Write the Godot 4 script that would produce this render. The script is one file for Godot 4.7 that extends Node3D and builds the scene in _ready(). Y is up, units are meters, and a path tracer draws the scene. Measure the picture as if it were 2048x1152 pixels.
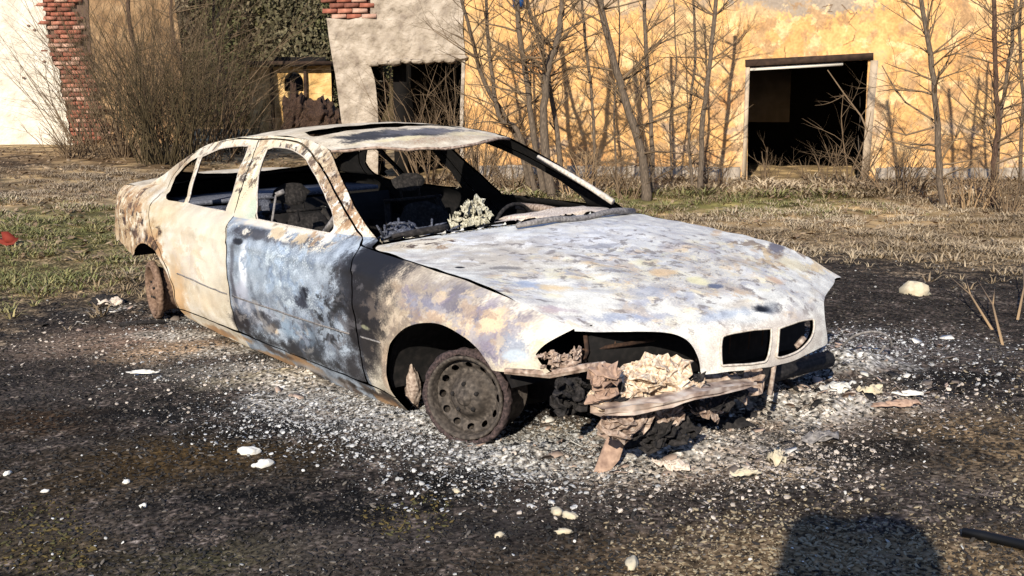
extends Node3D
# A burnt-out saloon car on scorched ground in front of a derelict orange building.

const KX := 1.22
const KY := 0.833
const KZ := 0.975

var rng := RandomNumberGenerator.new()
var warp := FastNoiseLite.new()
var bump := FastNoiseLite.new()
var patchy := FastNoiseLite.new()
var taken := {}
var car: Node3D
var M := {}

# ---------------------------------------------------------------- small helpers
func sst(a: float, b: float, x: float) -> float:
	var t := clampf((x - a) / (b - a), 0.0, 1.0)
	return t * t * (3.0 - 2.0 * t)

func cr(xs: Array, ys: Array, x: float) -> float:
	var n := xs.size()
	x = clampf(x, xs[0], xs[n - 1])
	var i := 0
	while i < n - 2 and x > xs[i + 1]:
		i += 1
	var h: float = xs[i + 1] - xs[i]
	var d: float = (ys[i + 1] - ys[i]) / h
	var m0 := d
	var m1 := d
	if i > 0:
		var hp: float = xs[i] - xs[i - 1]
		m0 = ((ys[i] - ys[i - 1]) / hp * h + d * hp) / (hp + h)
	if i < n - 2:
		var hn: float = xs[i + 2] - xs[i + 1]
		m1 = (d * hn + (ys[i + 2] - ys[i + 1]) / hn * h) / (h + hn)
	var t = (x - xs[i]) / h
	var t2 = t * t
	var t3 = t2 * t
	return (2 * t3 - 3 * t2 + 1) * ys[i] + (t3 - 2 * t2 + t) * h * m0 + (-2 * t3 + 3 * t2) * ys[i + 1] + (t3 - t2) * h * m1

func numbered(called: String) -> String:
	var n: int = taken.get(called, 0)
	taken[called] = n + 1
	return called if n == 0 else "%s_%03d" % [called, n]

func tag(o: Node, label := "", category := "", group := "", kind := "") -> Node:
	if label: o.set_meta("label", label)
	if category: o.set_meta("category", category)
	if group: o.set_meta("group", group)
	if kind: o.set_meta("kind", kind)
	return o

func thing(called: String, label: String, category: String, at := Vector3.ZERO, group := "") -> Node3D:
	var o := Node3D.new()
	o.name = numbered(called)
	o.position = at
	add_child(o)
	tag(o, label, category, group)
	return o

func put(called: String, mesh: Mesh, mat: Material, parent: Node = null) -> MeshInstance3D:
	var o := MeshInstance3D.new()
	o.mesh = mesh
	if mat: o.material_override = mat
	if parent == null:
		o.name = numbered(called)
		add_child(o)
	else:
		o.name = called
		parent.add_child(o, true)
	return o

func stool() -> SurfaceTool:
	var st := SurfaceTool.new()
	st.begin(Mesh.PRIMITIVE_TRIANGLES)
	return st

func done(called: String, st: SurfaceTool, mat: Material, parent: Node = null) -> MeshInstance3D:
	return put(called, st.commit(), mat, parent)

func finish(called: String, st: SurfaceTool, mat: Material, parent: Node = null) -> MeshInstance3D:
	st.generate_normals()
	return done(called, st, mat, parent)

func plainmat(c: Color, rough := 0.85, metal := 0.0) -> StandardMaterial3D:
	var m := StandardMaterial3D.new()
	m.albedo_color = c
	m.roughness = rough
	m.metallic = metal
	m.metallic_specular = 0.35
	return m

func noisetex(c: Array, freq: float, sd: int, size := 256, octaves := 4) -> NoiseTexture2D:
	var n := FastNoiseLite.new()
	n.noise_type = FastNoiseLite.TYPE_SIMPLEX_SMOOTH
	n.frequency = freq
	n.fractal_octaves = octaves
	n.seed = sd
	var g := Gradient.new()
	var off := PackedFloat32Array()
	var cols := PackedColorArray()
	for i in c.size():
		off.append(0.12 + 0.76 * float(i) / (c.size() - 1))
		cols.append(c[i])
	g.offsets = off
	g.colors = cols
	var t := NoiseTexture2D.new()
	t.width = size
	t.height = size
	t.seamless = true
	t.noise = n
	t.color_ramp = g
	return t

# a mottled rough material whose pattern is laid on in three directions
func mottled(c: Array, scale: float, sd: int, rough := 0.9, freq := 0.02, relief := 0.0) -> StandardMaterial3D:
	var m := plainmat(Color.WHITE, rough)
	m.albedo_texture = noisetex(c, freq, sd)
	m.uv1_triplanar = true
	m.uv1_scale = Vector3.ONE * scale
	if relief > 0.0:
		var n := FastNoiseLite.new()
		n.frequency = freq * 2.0
		n.fractal_octaves = 5
		n.seed = sd + 7
		var t := NoiseTexture2D.new()
		t.width = 256
		t.height = 256
		t.seamless = true
		t.noise = n
		t.as_normal_map = true
		t.bump_strength = relief
		m.normal_enabled = true
		m.normal_texture = t
	return m

func quad(st: SurfaceTool, a: Vector3, b: Vector3, c: Vector3, d: Vector3) -> void:
	for p in [a, b, c, a, c, d]:
		st.add_vertex(p)

func box(st: SurfaceTool, c: Vector3, half: Vector3, basis := Basis()) -> void:
	var p := []
	for i in 8:
		p.append(c + basis * Vector3(half.x * (1 if i & 1 else -1), half.y * (1 if i & 2 else -1), half.z * (1 if i & 4 else -1)))
	for f in [[0, 2, 3, 1], [4, 5, 7, 6], [0, 1, 5, 4], [2, 6, 7, 3], [0, 4, 6, 2], [1, 3, 7, 5]]:
		quad(st, p[f[0]], p[f[1]], p[f[2]], p[f[3]])

# a bent round bar through the points, with a radius at each
func tube(st: SurfaceTool, pts: Array, radii: Array, sides := 6, cap := true) -> void:
	var n := pts.size()
	var rings := []
	var side := Vector3.ZERO
	for i in n:
		var d: Vector3 = (pts[mini(i + 1, n - 1)] - pts[maxi(i - 1, 0)]).normalized()
		if side == Vector3.ZERO:
			side = d.cross(Vector3.UP if absf(d.y) < 0.9 else Vector3.RIGHT).normalized()
		else:
			side = (side - d * side.dot(d)).normalized()
		var s2 := d.cross(side)
		var r: float = radii[mini(i, radii.size() - 1)]
		var ring := []
		for k in sides:
			var a := TAU * k / sides
			ring.append(pts[i] + (side * cos(a) + s2 * sin(a)) * r)
		rings.append(ring)
	for i in n - 1:
		for k in sides:
			var k2 := (k + 1) % sides
			quad(st, rings[i][k], rings[i][k2], rings[i + 1][k2], rings[i + 1][k])
	if cap:
		for k in range(1, sides - 1):
			for p in [rings[0][0], rings[0][k + 1], rings[0][k]]: st.add_vertex(p)
			for p in [rings[n - 1][0], rings[n - 1][k], rings[n - 1][k + 1]]: st.add_vertex(p)

# profile points (radius, along) turned about the local z axis
func lathe(st: SurfaceTool, prof: Array, seg := 48, ragged := 0.0) -> void:
	for i in prof.size() - 1:
		for k in seg:
			var q := []
			for e in [[i, k], [i + 1, k], [i + 1, k + 1], [i, k + 1]]:
				var a: float = TAU * (e[1] % seg) / seg
				var p: Vector2 = prof[e[0]]
				var r := p.x * (1.0 + ragged * warp.get_noise_2d(cos(a) * 60.0 + e[0] * 9.0, sin(a) * 60.0))
				q.append(Vector3(r * cos(a), r * sin(a), p.y + ragged * 0.1 * warp.get_noise_2d(cos(a) * 90.0, sin(a) * 90.0 + e[0] * 5.0)))
			quad(st, q[0], q[1], q[2], q[3])

# a lump: a ball pushed in and out by noise, squashed to the given half sizes
func lump(st: SurfaceTool, c: Vector3, half: Vector3, rough := 0.35, sd := 0, seg := 14, basis := Basis(), freq := 1.0) -> void:
	var rows := seg / 2
	var g := []
	for i in rows + 1:
		var row := []
		for k in seg:
			var th := PI * i / rows
			var ph := TAU * k / seg
			var d := Vector3(sin(th) * cos(ph), cos(th), sin(th) * sin(ph))
			var r := 1.0 + rough * (bump.get_noise_3d(d.x * freq * 40 + sd * 37.0, d.y * freq * 40, d.z * freq * 40) + 0.25 * bump.get_noise_3d(d.x * freq * 150 + sd * 17.0, d.y * freq * 150, d.z * freq * 150))
			row.append(c + basis * (d * r * half))
		g.append(row)
	for i in rows:
		for k in seg:
			var k2 := (k + 1) % seg
			quad(st, g[i][k], g[i][k2], g[i + 1][k2], g[i + 1][k])

# a crumpled sheet (scrap, flake) with a little thickness
func scrap(st: SurfaceTool, c: Vector3, basis: Basis, outline: Array, thick := 0.006, crumple := 0.02, sd := 0, rings := 1) -> void:
	var n := outline.size()
	var size := 0.0001
	for p in outline: size = maxf(size, p.length())
	var at := func(p: Vector2, k: float) -> Vector3:
		var q := p / size * 34.0
		var z := crumple * (bump.get_noise_2d(q.x + sd * 31.0, q.y) * 1.2 + bump.get_noise_2d(q.x * 3.0, q.y * 3.0 + sd * 13.0) * 0.5)
		return c + basis * Vector3(p.x, z + k, p.y)
	for r in rings:
		var f0 := float(r) / rings
		var f1 := float(r + 1) / rings
		for i in n:
			var p: Vector2 = outline[i]
			var q: Vector2 = outline[(i + 1) % n]
			for k in [thick, 0.0]:
				if r == 0:
					for v in [at.call(Vector2.ZERO, k), at.call(p * f1, k), at.call(q * f1, k)]: st.add_vertex(v)
				else:
					quad(st, at.call(p * f0, k), at.call(p * f1, k), at.call(q * f1, k), at.call(q * f0, k))
			if r == rings - 1:
				quad(st, at.call(p, thick), at.call(p, 0.0), at.call(q, 0.0), at.call(q, thick))

func ragged_outline(rx: float, ry: float, n: int, jag: float) -> Array:
	var o := []
	for i in n:
		var a := TAU * i / n
		var r := 1.0 + rng.randf_range(-jag, jag)
		o.append(Vector2(cos(a) * rx * r, sin(a) * ry * r))
	return o

# smooth a closed outline, keeping its sharp corners
func smooth(pts: Array, steps := 4, sharp := 48.0) -> PackedVector2Array:
	var n := pts.size()
	var corner := []
	for i in n:
		var a: Vector2 = (pts[i] - pts[(i + n - 1) % n]).normalized()
		var b: Vector2 = (pts[(i + 1) % n] - pts[i]).normalized()
		corner.append(rad_to_deg(acos(clampf(a.dot(b), -1, 1))) > sharp)
	var out := PackedVector2Array()
	for i in n:
		var p1: Vector2 = pts[i]
		var p2: Vector2 = pts[(i + 1) % n]
		var p0: Vector2 = p1 * 2.0 - p2 if corner[i] else pts[(i + n - 1) % n]
		var p3: Vector2 = p2 * 2.0 - p1 if corner[(i + 1) % n] else pts[(i + 2) % n]
		for k in steps:
			out.append(p1.cubic_interpolate(p2, p0, p3, float(k) / steps))
	return out

# a sheet-metal panel: the outline (and holes) in a flat parameter space, bent by f into place, with an inner skin and returned edges
func panel(called: String, outline: PackedVector2Array, holes: Array, f: Callable, uv: Callable, h: Vector2, outer: Material, inner: Material, parent: Node, centre: Vector3, thick := 0.012) -> MeshInstance3D:
	var lo := outline[0]
	var hi := outline[0]
	for p in outline:
		lo = lo.min(p)
		hi = hi.max(p)
	var nx := int(ceil((hi.x - lo.x) / h.x))
	var ny := int(ceil((hi.y - lo.y) / h.y))
	var edge := {}
	var loops := [outline]
	for q in holes: loops.append(q)
	var rims := []
	for q in loops:
		var rim := PackedVector2Array()
		for i in q.size():
			var a: Vector2 = q[i]
			var b: Vector2 = q[(i + 1) % q.size()]
			var m := int(ceil(maxf(absf(b.x - a.x) / h.x, absf(b.y - a.y) / h.y))) * 4 + 1
			for k in m:
				var p := a.lerp(b, float(k) / m)
				edge[Vector2i(int((p.x - lo.x) / h.x), int((p.y - lo.y) / h.y))] = true
				if k % 4 == 0: rim.append(p)
		rims.append(rim)
	var st := stool()
	var st2 := stool()
	var cache := {}
	var point := func(p: Vector2) -> Array:
		if cache.has(p): return cache[p]
		var a: Vector3 = f.call(p.x, p.y)
		var e := 0.0012
		var du: Vector3 = f.call(p.x + e, p.y) - f.call(p.x - e, p.y)
		var dv: Vector3 = f.call(p.x, p.y + e) - f.call(p.x, p.y - e)
		var n := du.cross(dv).normalized()
		if n.dot(a - centre) < 0: n = -n
		var r := [a, n, uv.call(p.x, p.y)]
		cache[p] = r
		return r
	var tri := func(p: Vector2, q: Vector2, s: Vector2) -> void:
		var A: Array = point.call(p)
		var Bq: Array = point.call(q)
		var Cq: Array = point.call(s)
		var order := [A, Bq, Cq]
		var cross: Vector3 = (Bq[0] - A[0]).cross(Cq[0] - A[0])
		if cross.length_squared() < 1e-14: return
		if cross.dot(A[1]) > 0: order = [A, Cq, Bq]
		for v in order:
			st.set_normal(v[1])
			st.set_uv(v[2])
			st.add_vertex(v[0])
		for v in [order[0], order[2], order[1]]:
			st2.set_normal(-v[1])
			st2.set_uv(v[2])
			st2.add_vertex(v[0] - v[1] * thick)
	for i in nx:
		for j in ny:
			var a := lo + Vector2(i, j) * h
			var cell := PackedVector2Array([a, a + Vector2(h.x, 0), a + h, a + Vector2(0, h.y)])
			if not edge.has(Vector2i(i, j)):
				var mid := a + h * 0.5
				var ok := Geometry2D.is_point_in_polygon(mid, outline)
				for q in holes:
					if ok and Geometry2D.is_point_in_polygon(mid, q): ok = false
				if ok:
					tri.call(cell[0], cell[1], cell[2])
					tri.call(cell[0], cell[2], cell[3])
				continue
			var pieces: Array = Geometry2D.intersect_polygons(cell, outline)
			for q in holes:
				var next := []
				for pc in pieces: next.append_array(Geometry2D.clip_polygons(pc, q))
				pieces = next
			for pc in pieces:
				if pc.size() < 3: continue
				var ix := Geometry2D.triangulate_polygon(pc)
				for k in range(0, ix.size(), 3):
					tri.call(pc[ix[k]], pc[ix[k + 1]], pc[ix[k + 2]])
	for rim in rims:
		for i in rim.size():
			var A: Array = point.call(rim[i])
			var Bq: Array = point.call(rim[(i + 1) % rim.size()])
			var q := [A[0], Bq[0], Bq[0] - Bq[1] * thick, A[0] - A[1] * thick]
			var n: Vector3 = (q[1] - q[0]).cross(q[2] - q[0]).normalized()
			for k in [0, 1, 2, 0, 2, 3]:
				st.set_normal(n)
				st.set_uv(A[2])
				st.add_vertex(q[k])
	var mesh: ArrayMesh = st.commit()
	mesh = st2.commit(mesh)
	mesh.surface_set_material(0, outer)
	mesh.surface_set_material(1, inner)
	return put(called, mesh, null, parent)

# ---------------------------------------------------------------- textures
class Paint:
	var w: int
	var h: int
	var lo: Vector2
	var span: Vector2
	var px := PackedFloat32Array()
	var fine := PackedByteArray()
	var mid := PackedByteArray()
	var wide := PackedByteArray()

	func _init(w_: int, h_: int, lo_: Vector2, hi_: Vector2, sd: int, f_fine := 0.30, f_mid := 0.03, f_wide := 0.008) -> void:
		w = w_
		h = h_
		lo = lo_
		span = hi_ - lo_
		px.resize(w * h * 3)
		fine = layer(f_fine, sd, 3)
		mid = layer(f_mid, sd + 1, 4)
		wide = layer(f_wide, sd + 2, 4)

	func layer(fq: float, sd: int, oct: int) -> PackedByteArray:
		var n := FastNoiseLite.new()
		n.noise_type = FastNoiseLite.TYPE_SIMPLEX_SMOOTH
		n.frequency = fq
		n.seed = sd
		n.fractal_octaves = oct
		return n.get_image(w, h).get_data()

	func fill(cols: Array, k_wide := 0.5, k_mid := 0.35, k_fine := 0.15) -> void:
		var n := cols.size() - 1
		for i in w * h:
			var v := clampf((wide[i] * k_wide + mid[i] * k_mid + fine[i] * k_fine) / 255.0, 0.0, 0.999) * n
			var c: Color = cols[int(v)].lerp(cols[int(v) + 1], v - int(v))
			px[i * 3] = c.r
			px[i * 3 + 1] = c.g
			px[i * 3 + 2] = c.b

	# a soft blotch at c with radii r: edge is broken up by the noise layers; keep < 1 leaves speckles of it only
	func blot(c: Vector2, r: Vector2, col: Color, strength := 1.0, soft := 0.4, broken := 0.6, speck := 0.0) -> void:
		var a := (c - lo) / span * Vector2(w, h)
		var q := r / span * Vector2(w, h)
		var big := 1.0 + broken * 0.6
		for y in range(maxi(0, int(a.y - q.y * big)), mini(h, int(a.y + q.y * big) + 1)):
			for x in range(maxi(0, int(a.x - q.x * big)), mini(w, int(a.x + q.x * big) + 1)):
				var i := y * w + x
				var d := Vector2((x - a.x) / q.x, (y - a.y) / q.y).length()
				d += ((mid[i] - 128) * 0.55 + (wide[i] - 128) * 0.45) / 128.0 * broken + (fine[i] - 128) / 128.0 * broken * 0.35
				var k := clampf((1.0 - d) / soft, 0.0, 1.0) * strength
				if speck > 0.0:
					k *= clampf(((fine[i] * 0.7 + mid[i] * 0.3) / 255.0 - speck) * 12.0, 0.0, 1.0)
				if k > 0.0:
					var j := i * 3
					px[j] = lerpf(px[j], col.r, k)
					px[j + 1] = lerpf(px[j + 1], col.g, k)
					px[j + 2] = lerpf(px[j + 2], col.b, k)

	var flaky := {}

	# crisp torn islands of scale in a region, their shapes cut from warped noise
	func flecks(c: Vector2, r: Vector2, _n: int, size: Vector2, cols: Array, strength: float, g: RandomNumberGenerator) -> void:
		var grain := clampf(0.085 / ((size.x + size.y) * 0.5 / absf(span.x) * w), 0.008, 0.12)
		var level := int(round(log(grain) / log(1.6)))
		if not flaky.has(level):
			var n := FastNoiseLite.new()
			n.noise_type = FastNoiseLite.TYPE_SIMPLEX_SMOOTH
			n.frequency = pow(1.6, level)
			n.seed = 300 + level
			n.fractal_octaves = 4
			n.fractal_gain = 0.6
			n.domain_warp_enabled = true
			n.domain_warp_amplitude = 0.9 / n.frequency
			n.domain_warp_frequency = n.frequency * 0.7
			flaky[level] = n.get_image(w, h).get_data()
		var data: PackedByteArray = flaky[level]
		for col: Color in cols:
			var ox := g.randi() % w
			var oy := g.randi() % h
			var a := (c - lo) / span * Vector2(w, h)
			var q := r / span * Vector2(w, h)
			for y in range(maxi(0, int(a.y - q.y)), mini(h, int(a.y + q.y) + 1)):
				var row := (y + oy) % h * w
				for x in range(maxi(0, int(a.x - q.x)), mini(w, int(a.x + q.x) + 1)):
					var v: float = data[row + (x + ox) % w] / 255.0
					if v < 0.60: continue
					var d := Vector2((x - a.x) / q.x, (y - a.y) / q.y).length() + (wide[y * w + x] - 128) / 128.0 * 0.4
					var k := clampf((v - 0.60 - 0.16 * maxf(d, 0.0)) / 0.035, 0.0, 1.0) * strength * clampf((1.0 - d) / 0.3, 0.0, 1.0)
					if k > 0.0:
						var j := (y * w + x) * 3
						px[j] = lerpf(px[j], col.r, k)
						px[j + 1] = lerpf(px[j + 1], col.g, k)
						px[j + 2] = lerpf(px[j + 2], col.b, k)

	# a line of colour from a to b
	func stroke(a0: Vector2, b0: Vector2, width: float, col: Color, strength := 1.0) -> void:
		var a := (a0 - lo) / span * Vector2(w, h)
		var b := (b0 - lo) / span * Vector2(w, h)
		var r := width / span.x * w
		var n := int(a.distance_to(b)) + 1
		for k in n + 1:
			var p := a.lerp(b, float(k) / n)
			for y in range(int(p.y - r), int(p.y + r) + 1):
				for x in range(int(p.x - r), int(p.x + r) + 1):
					if x < 0 or y < 0 or x >= w or y >= h: continue
					if Vector2(x, y).distance_to(p) <= r * (0.6 + mid[y * w + x] / 255.0 * 0.8):
						var j := (y * w + x) * 3
						px[j] = lerpf(px[j], col.r, strength)
						px[j + 1] = lerpf(px[j + 1], col.g, strength)
						px[j + 2] = lerpf(px[j + 2], col.b, strength)

	func texture(grain := 0.06) -> ImageTexture:
		var out := PackedByteArray()
		out.resize(w * h * 3)
		for i in w * h:
			var g := 1.0 + (fine[i] - 128) / 128.0 * grain * 2.0 + (mid[i] - 128) / 128.0 * grain
			for k in 3:
				out[i * 3 + k] = int(clampf(px[i * 3 + k] * g, 0.0, 1.0) * 255.0)
		return ImageTexture.create_from_image(Image.create_from_data(w, h, false, Image.FORMAT_RGB8, out))

func texmat(t: Texture2D, rough := 0.8, spec := 0.35) -> StandardMaterial3D:
	var m := plainmat(Color.WHITE, rough)
	m.albedo_texture = t
	m.metallic_specular = spec
	return m

# ---------------------------------------------------------------- ground
func ground_base(x: float, z: float) -> float:
	var d := -z
	var p := 0.0518 * clampf(x, -3, 2) + 0.0141 * (clampf(z, -8, -2) + 3.9) + 0.006
	var far := -0.05 + sst(-2.0, -7.0, x) * 0.22 * sst(9, 20, d)
	var k := sst(6.5, 11, d)
	return p * (1 - k) + far * k

const DRIFTS := [[0.466, -3.905, 0.24, 0.13, 0.080], [0.883, -4.340, 0.34, 0.20, 0.075], [0.583, -3.745, 0.26, 0.14, 0.045], [0.077, -3.740, 0.24, 0.12, 0.035], [-0.428, -4.265, 0.22, 0.14, 0.035], [-1.001, -5.189, 0.30, 0.18, 0.030], [1.412, -4.777, 0.26, 0.20, 0.075], [1.238, -4.162, 0.30, 0.14, 0.040], [-2.368, -6.945, 0.40, 0.30, 0.030]]

func ground(x: float, z: float) -> float:
	var b := ground_base(x, z)
	var amp := 0.012 + 0.02 * sst(8, 12, -z)
	if z > -7.5 and absf(x) < 3.0:
		# drifts of ash
		for q in DRIFTS:
			var d := Vector2((x - q[0]) / q[2], (z - q[1]) / q[3]).length_squared()
			if d < 4.0: b += q[4] * exp(-1.6 * d) * (1.0 + 0.7 * bump.get_noise_2d(x * 260, z * 260))
	return b + amp * bump.get_noise_2d(x * 70, z * 70) + 0.03 * sst(7, 12, -z) * bump.get_noise_2d(x * 14, z * 14)

func on_ground(p: Vector3, lift := 0.0) -> Vector3:
	return Vector3(p.x, ground(p.x, p.z) + lift, p.z)

# ---------------------------------------------------------------- the car's surfaces (x forward from the front axle, y up, z out)
const WX := [-3.70, -3.6, -3.4, -3.1, -2.7, -2.2, -1.5, -0.6, 0.0, 0.25, 0.45, 0.6, 0.72]
const WY := [0.60, 0.72, 0.79, 0.835, 0.862, 0.869, 0.870, 0.868, 0.866, 0.852, 0.815, 0.765, 0.69]
const BX := [-3.70, -3.6, -3.3, -2.9, -2.5, -1.6, -0.8, -0.5, -0.2, 0.1, 0.3, 0.45, 0.6, 0.72]
const BY := [0.93, 1.0, 1.02, 1.0, 0.98, 0.945, 0.912, 0.890, 0.862, 0.825, 0.780, 0.731, 0.665, 0.60]
const ST := [0.0, 0.1, 0.3, 0.5, 0.7, 0.85, 0.94, 1.0]
const SV := [0.925, 0.965, 0.99, 1.0, 0.992, 0.965, 0.925, 0.86]
const GX := [-3.0, -2.7, -2.4, -1.6, -1.0, -0.75, -0.55]
const GV := [0.66, 0.715, 0.74, 0.75, 0.745, 0.725, 0.68]
const HU := [0.0, 0.25, 0.5, 0.75, 1.0, 1.12, 1.2, 1.26, 1.34, 1.42, 1.5]
const HX := [-0.47, -0.25, -0.02, 0.21, 0.44, 0.55, 0.615, 0.65, 0.672, 0.68, 0.675]
const HY := [0.95, 0.925, 0.885, 0.835, 0.775, 0.735, 0.70, 0.66, 0.585, 0.505, 0.43]
const RX := [-3.1, -3.0, -2.8, -2.6, -2.3, -1.9, -1.5, -1.35, -1.205]
const RY := [1.06, 1.115, 1.207, 1.292, 1.372, 1.408, 1.397, 1.375, 1.338]
const CX := [-3.1, -2.95, -2.75, -2.6, -2.35, -2.0, -1.6, -1.3, -1.1, -0.95]
const CY := [1.055, 1.10, 1.21, 1.285, 1.39, 1.445, 1.45, 1.405, 1.345, 1.285]

func E(x: float, y: float, z: float) -> Vector3:
	return Vector3(x * KX, y * KY, z * KZ)

func side_z(x: float, y: float) -> float:
	var b := cr(BX, BY, x)
	if y <= b:
		var t := (y - 0.19) / (b - 0.19)
		var z := cr(WX, WY, x) * cr(ST, SV, t)
		if y < 0.19: z -= (0.19 - y) * 0.5
		# the swage line, the lip round the wheel arches and the heat-warped sheet
		z += 0.006 * exp(-pow((y - 0.80) / 0.012, 2.0)) * sst(-3.4, -2.9, x) * (1.0 - sst(0.0, 0.3, x))
		for cx in [0.01, -2.725]:
			var d := Vector2(x - cx, y - 0.325).length()
			z += 0.014 * exp(-pow((d - 0.345) / 0.045, 2.0))
		return z + 0.007 * warp.get_noise_2d(x * 55, y * 55)
	var h := y - b
	var g := cr(GX, GV, x) - 0.45 * h - 0.25 * h * h
	var k := sst(0, 0.03, h)
	return cr(WX, WY, x) * cr(ST, SV, 1.0) * (1 - k) + g * k + 0.004 * warp.get_noise_2d(x * 60, y * 60)

func hood_p(z: float, u: float) -> Vector3:
	var a := cr([0.0, 0.6, 1.0, 1.5], [0.30, 0.36, 0.42, 0.42], u)
	var zp := minf(absf(z), 0.74)
	var x := cr(HU, HX, u) - a * zp * zp
	var yc := cr(HU, HY, u)
	var k := clampf((1.3 - u) / 0.3, 0, 1)
	var edge := cr(BX, BY, x) * k + (yc - 0.05) * (1 - k)
	var y := yc + (edge - yc) * pow(zp / (0.86 * cr(WX, WY, x)), 2.2) - 0.2 * (absf(z) - zp)
	# two raised flutes towards the grille, and dents left by the heat
	y += 0.010 * exp(-pow((absf(z) - 0.30 + 0.06 * u) / 0.05, 2.0)) * sst(0.05, 0.4, u) * (1 - sst(1.0, 1.25, u))
	y += 0.007 * warp.get_noise_2d(z * 45 + 300, u * 45) * sst(0.0, 0.1, u)
	# the dent where the badge was
	y -= 0.014 * exp(-pow(Vector2((z + 0.03) / 0.06, (u - 1.19) / 0.028).length(), 2.0))
	return E(x, y, z)

func roof_p(z: float, x: float) -> Vector3:
	var yr := cr(RX, RY, minf(x, -1.205))
	var ze := side_z(minf(x, -1.205), yr)
	var yc := cr(CX, CY, x)
	return E(x, yc + (yr - yc) * pow(absf(z) / ze, 2.4) + 0.006 * warp.get_noise_2d(z * 60, x * 60 + 500), z)

func arc(cx: float, r: float, a0: float, a1: float, n: int) -> Array:
	var o := []
	for i in n + 1:
		var a := deg_to_rad(lerpf(a0, a1, float(i) / n))
		o.append(Vector2(cx + r * cos(a), 0.325 + r * sin(a)))
	return o

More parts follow.
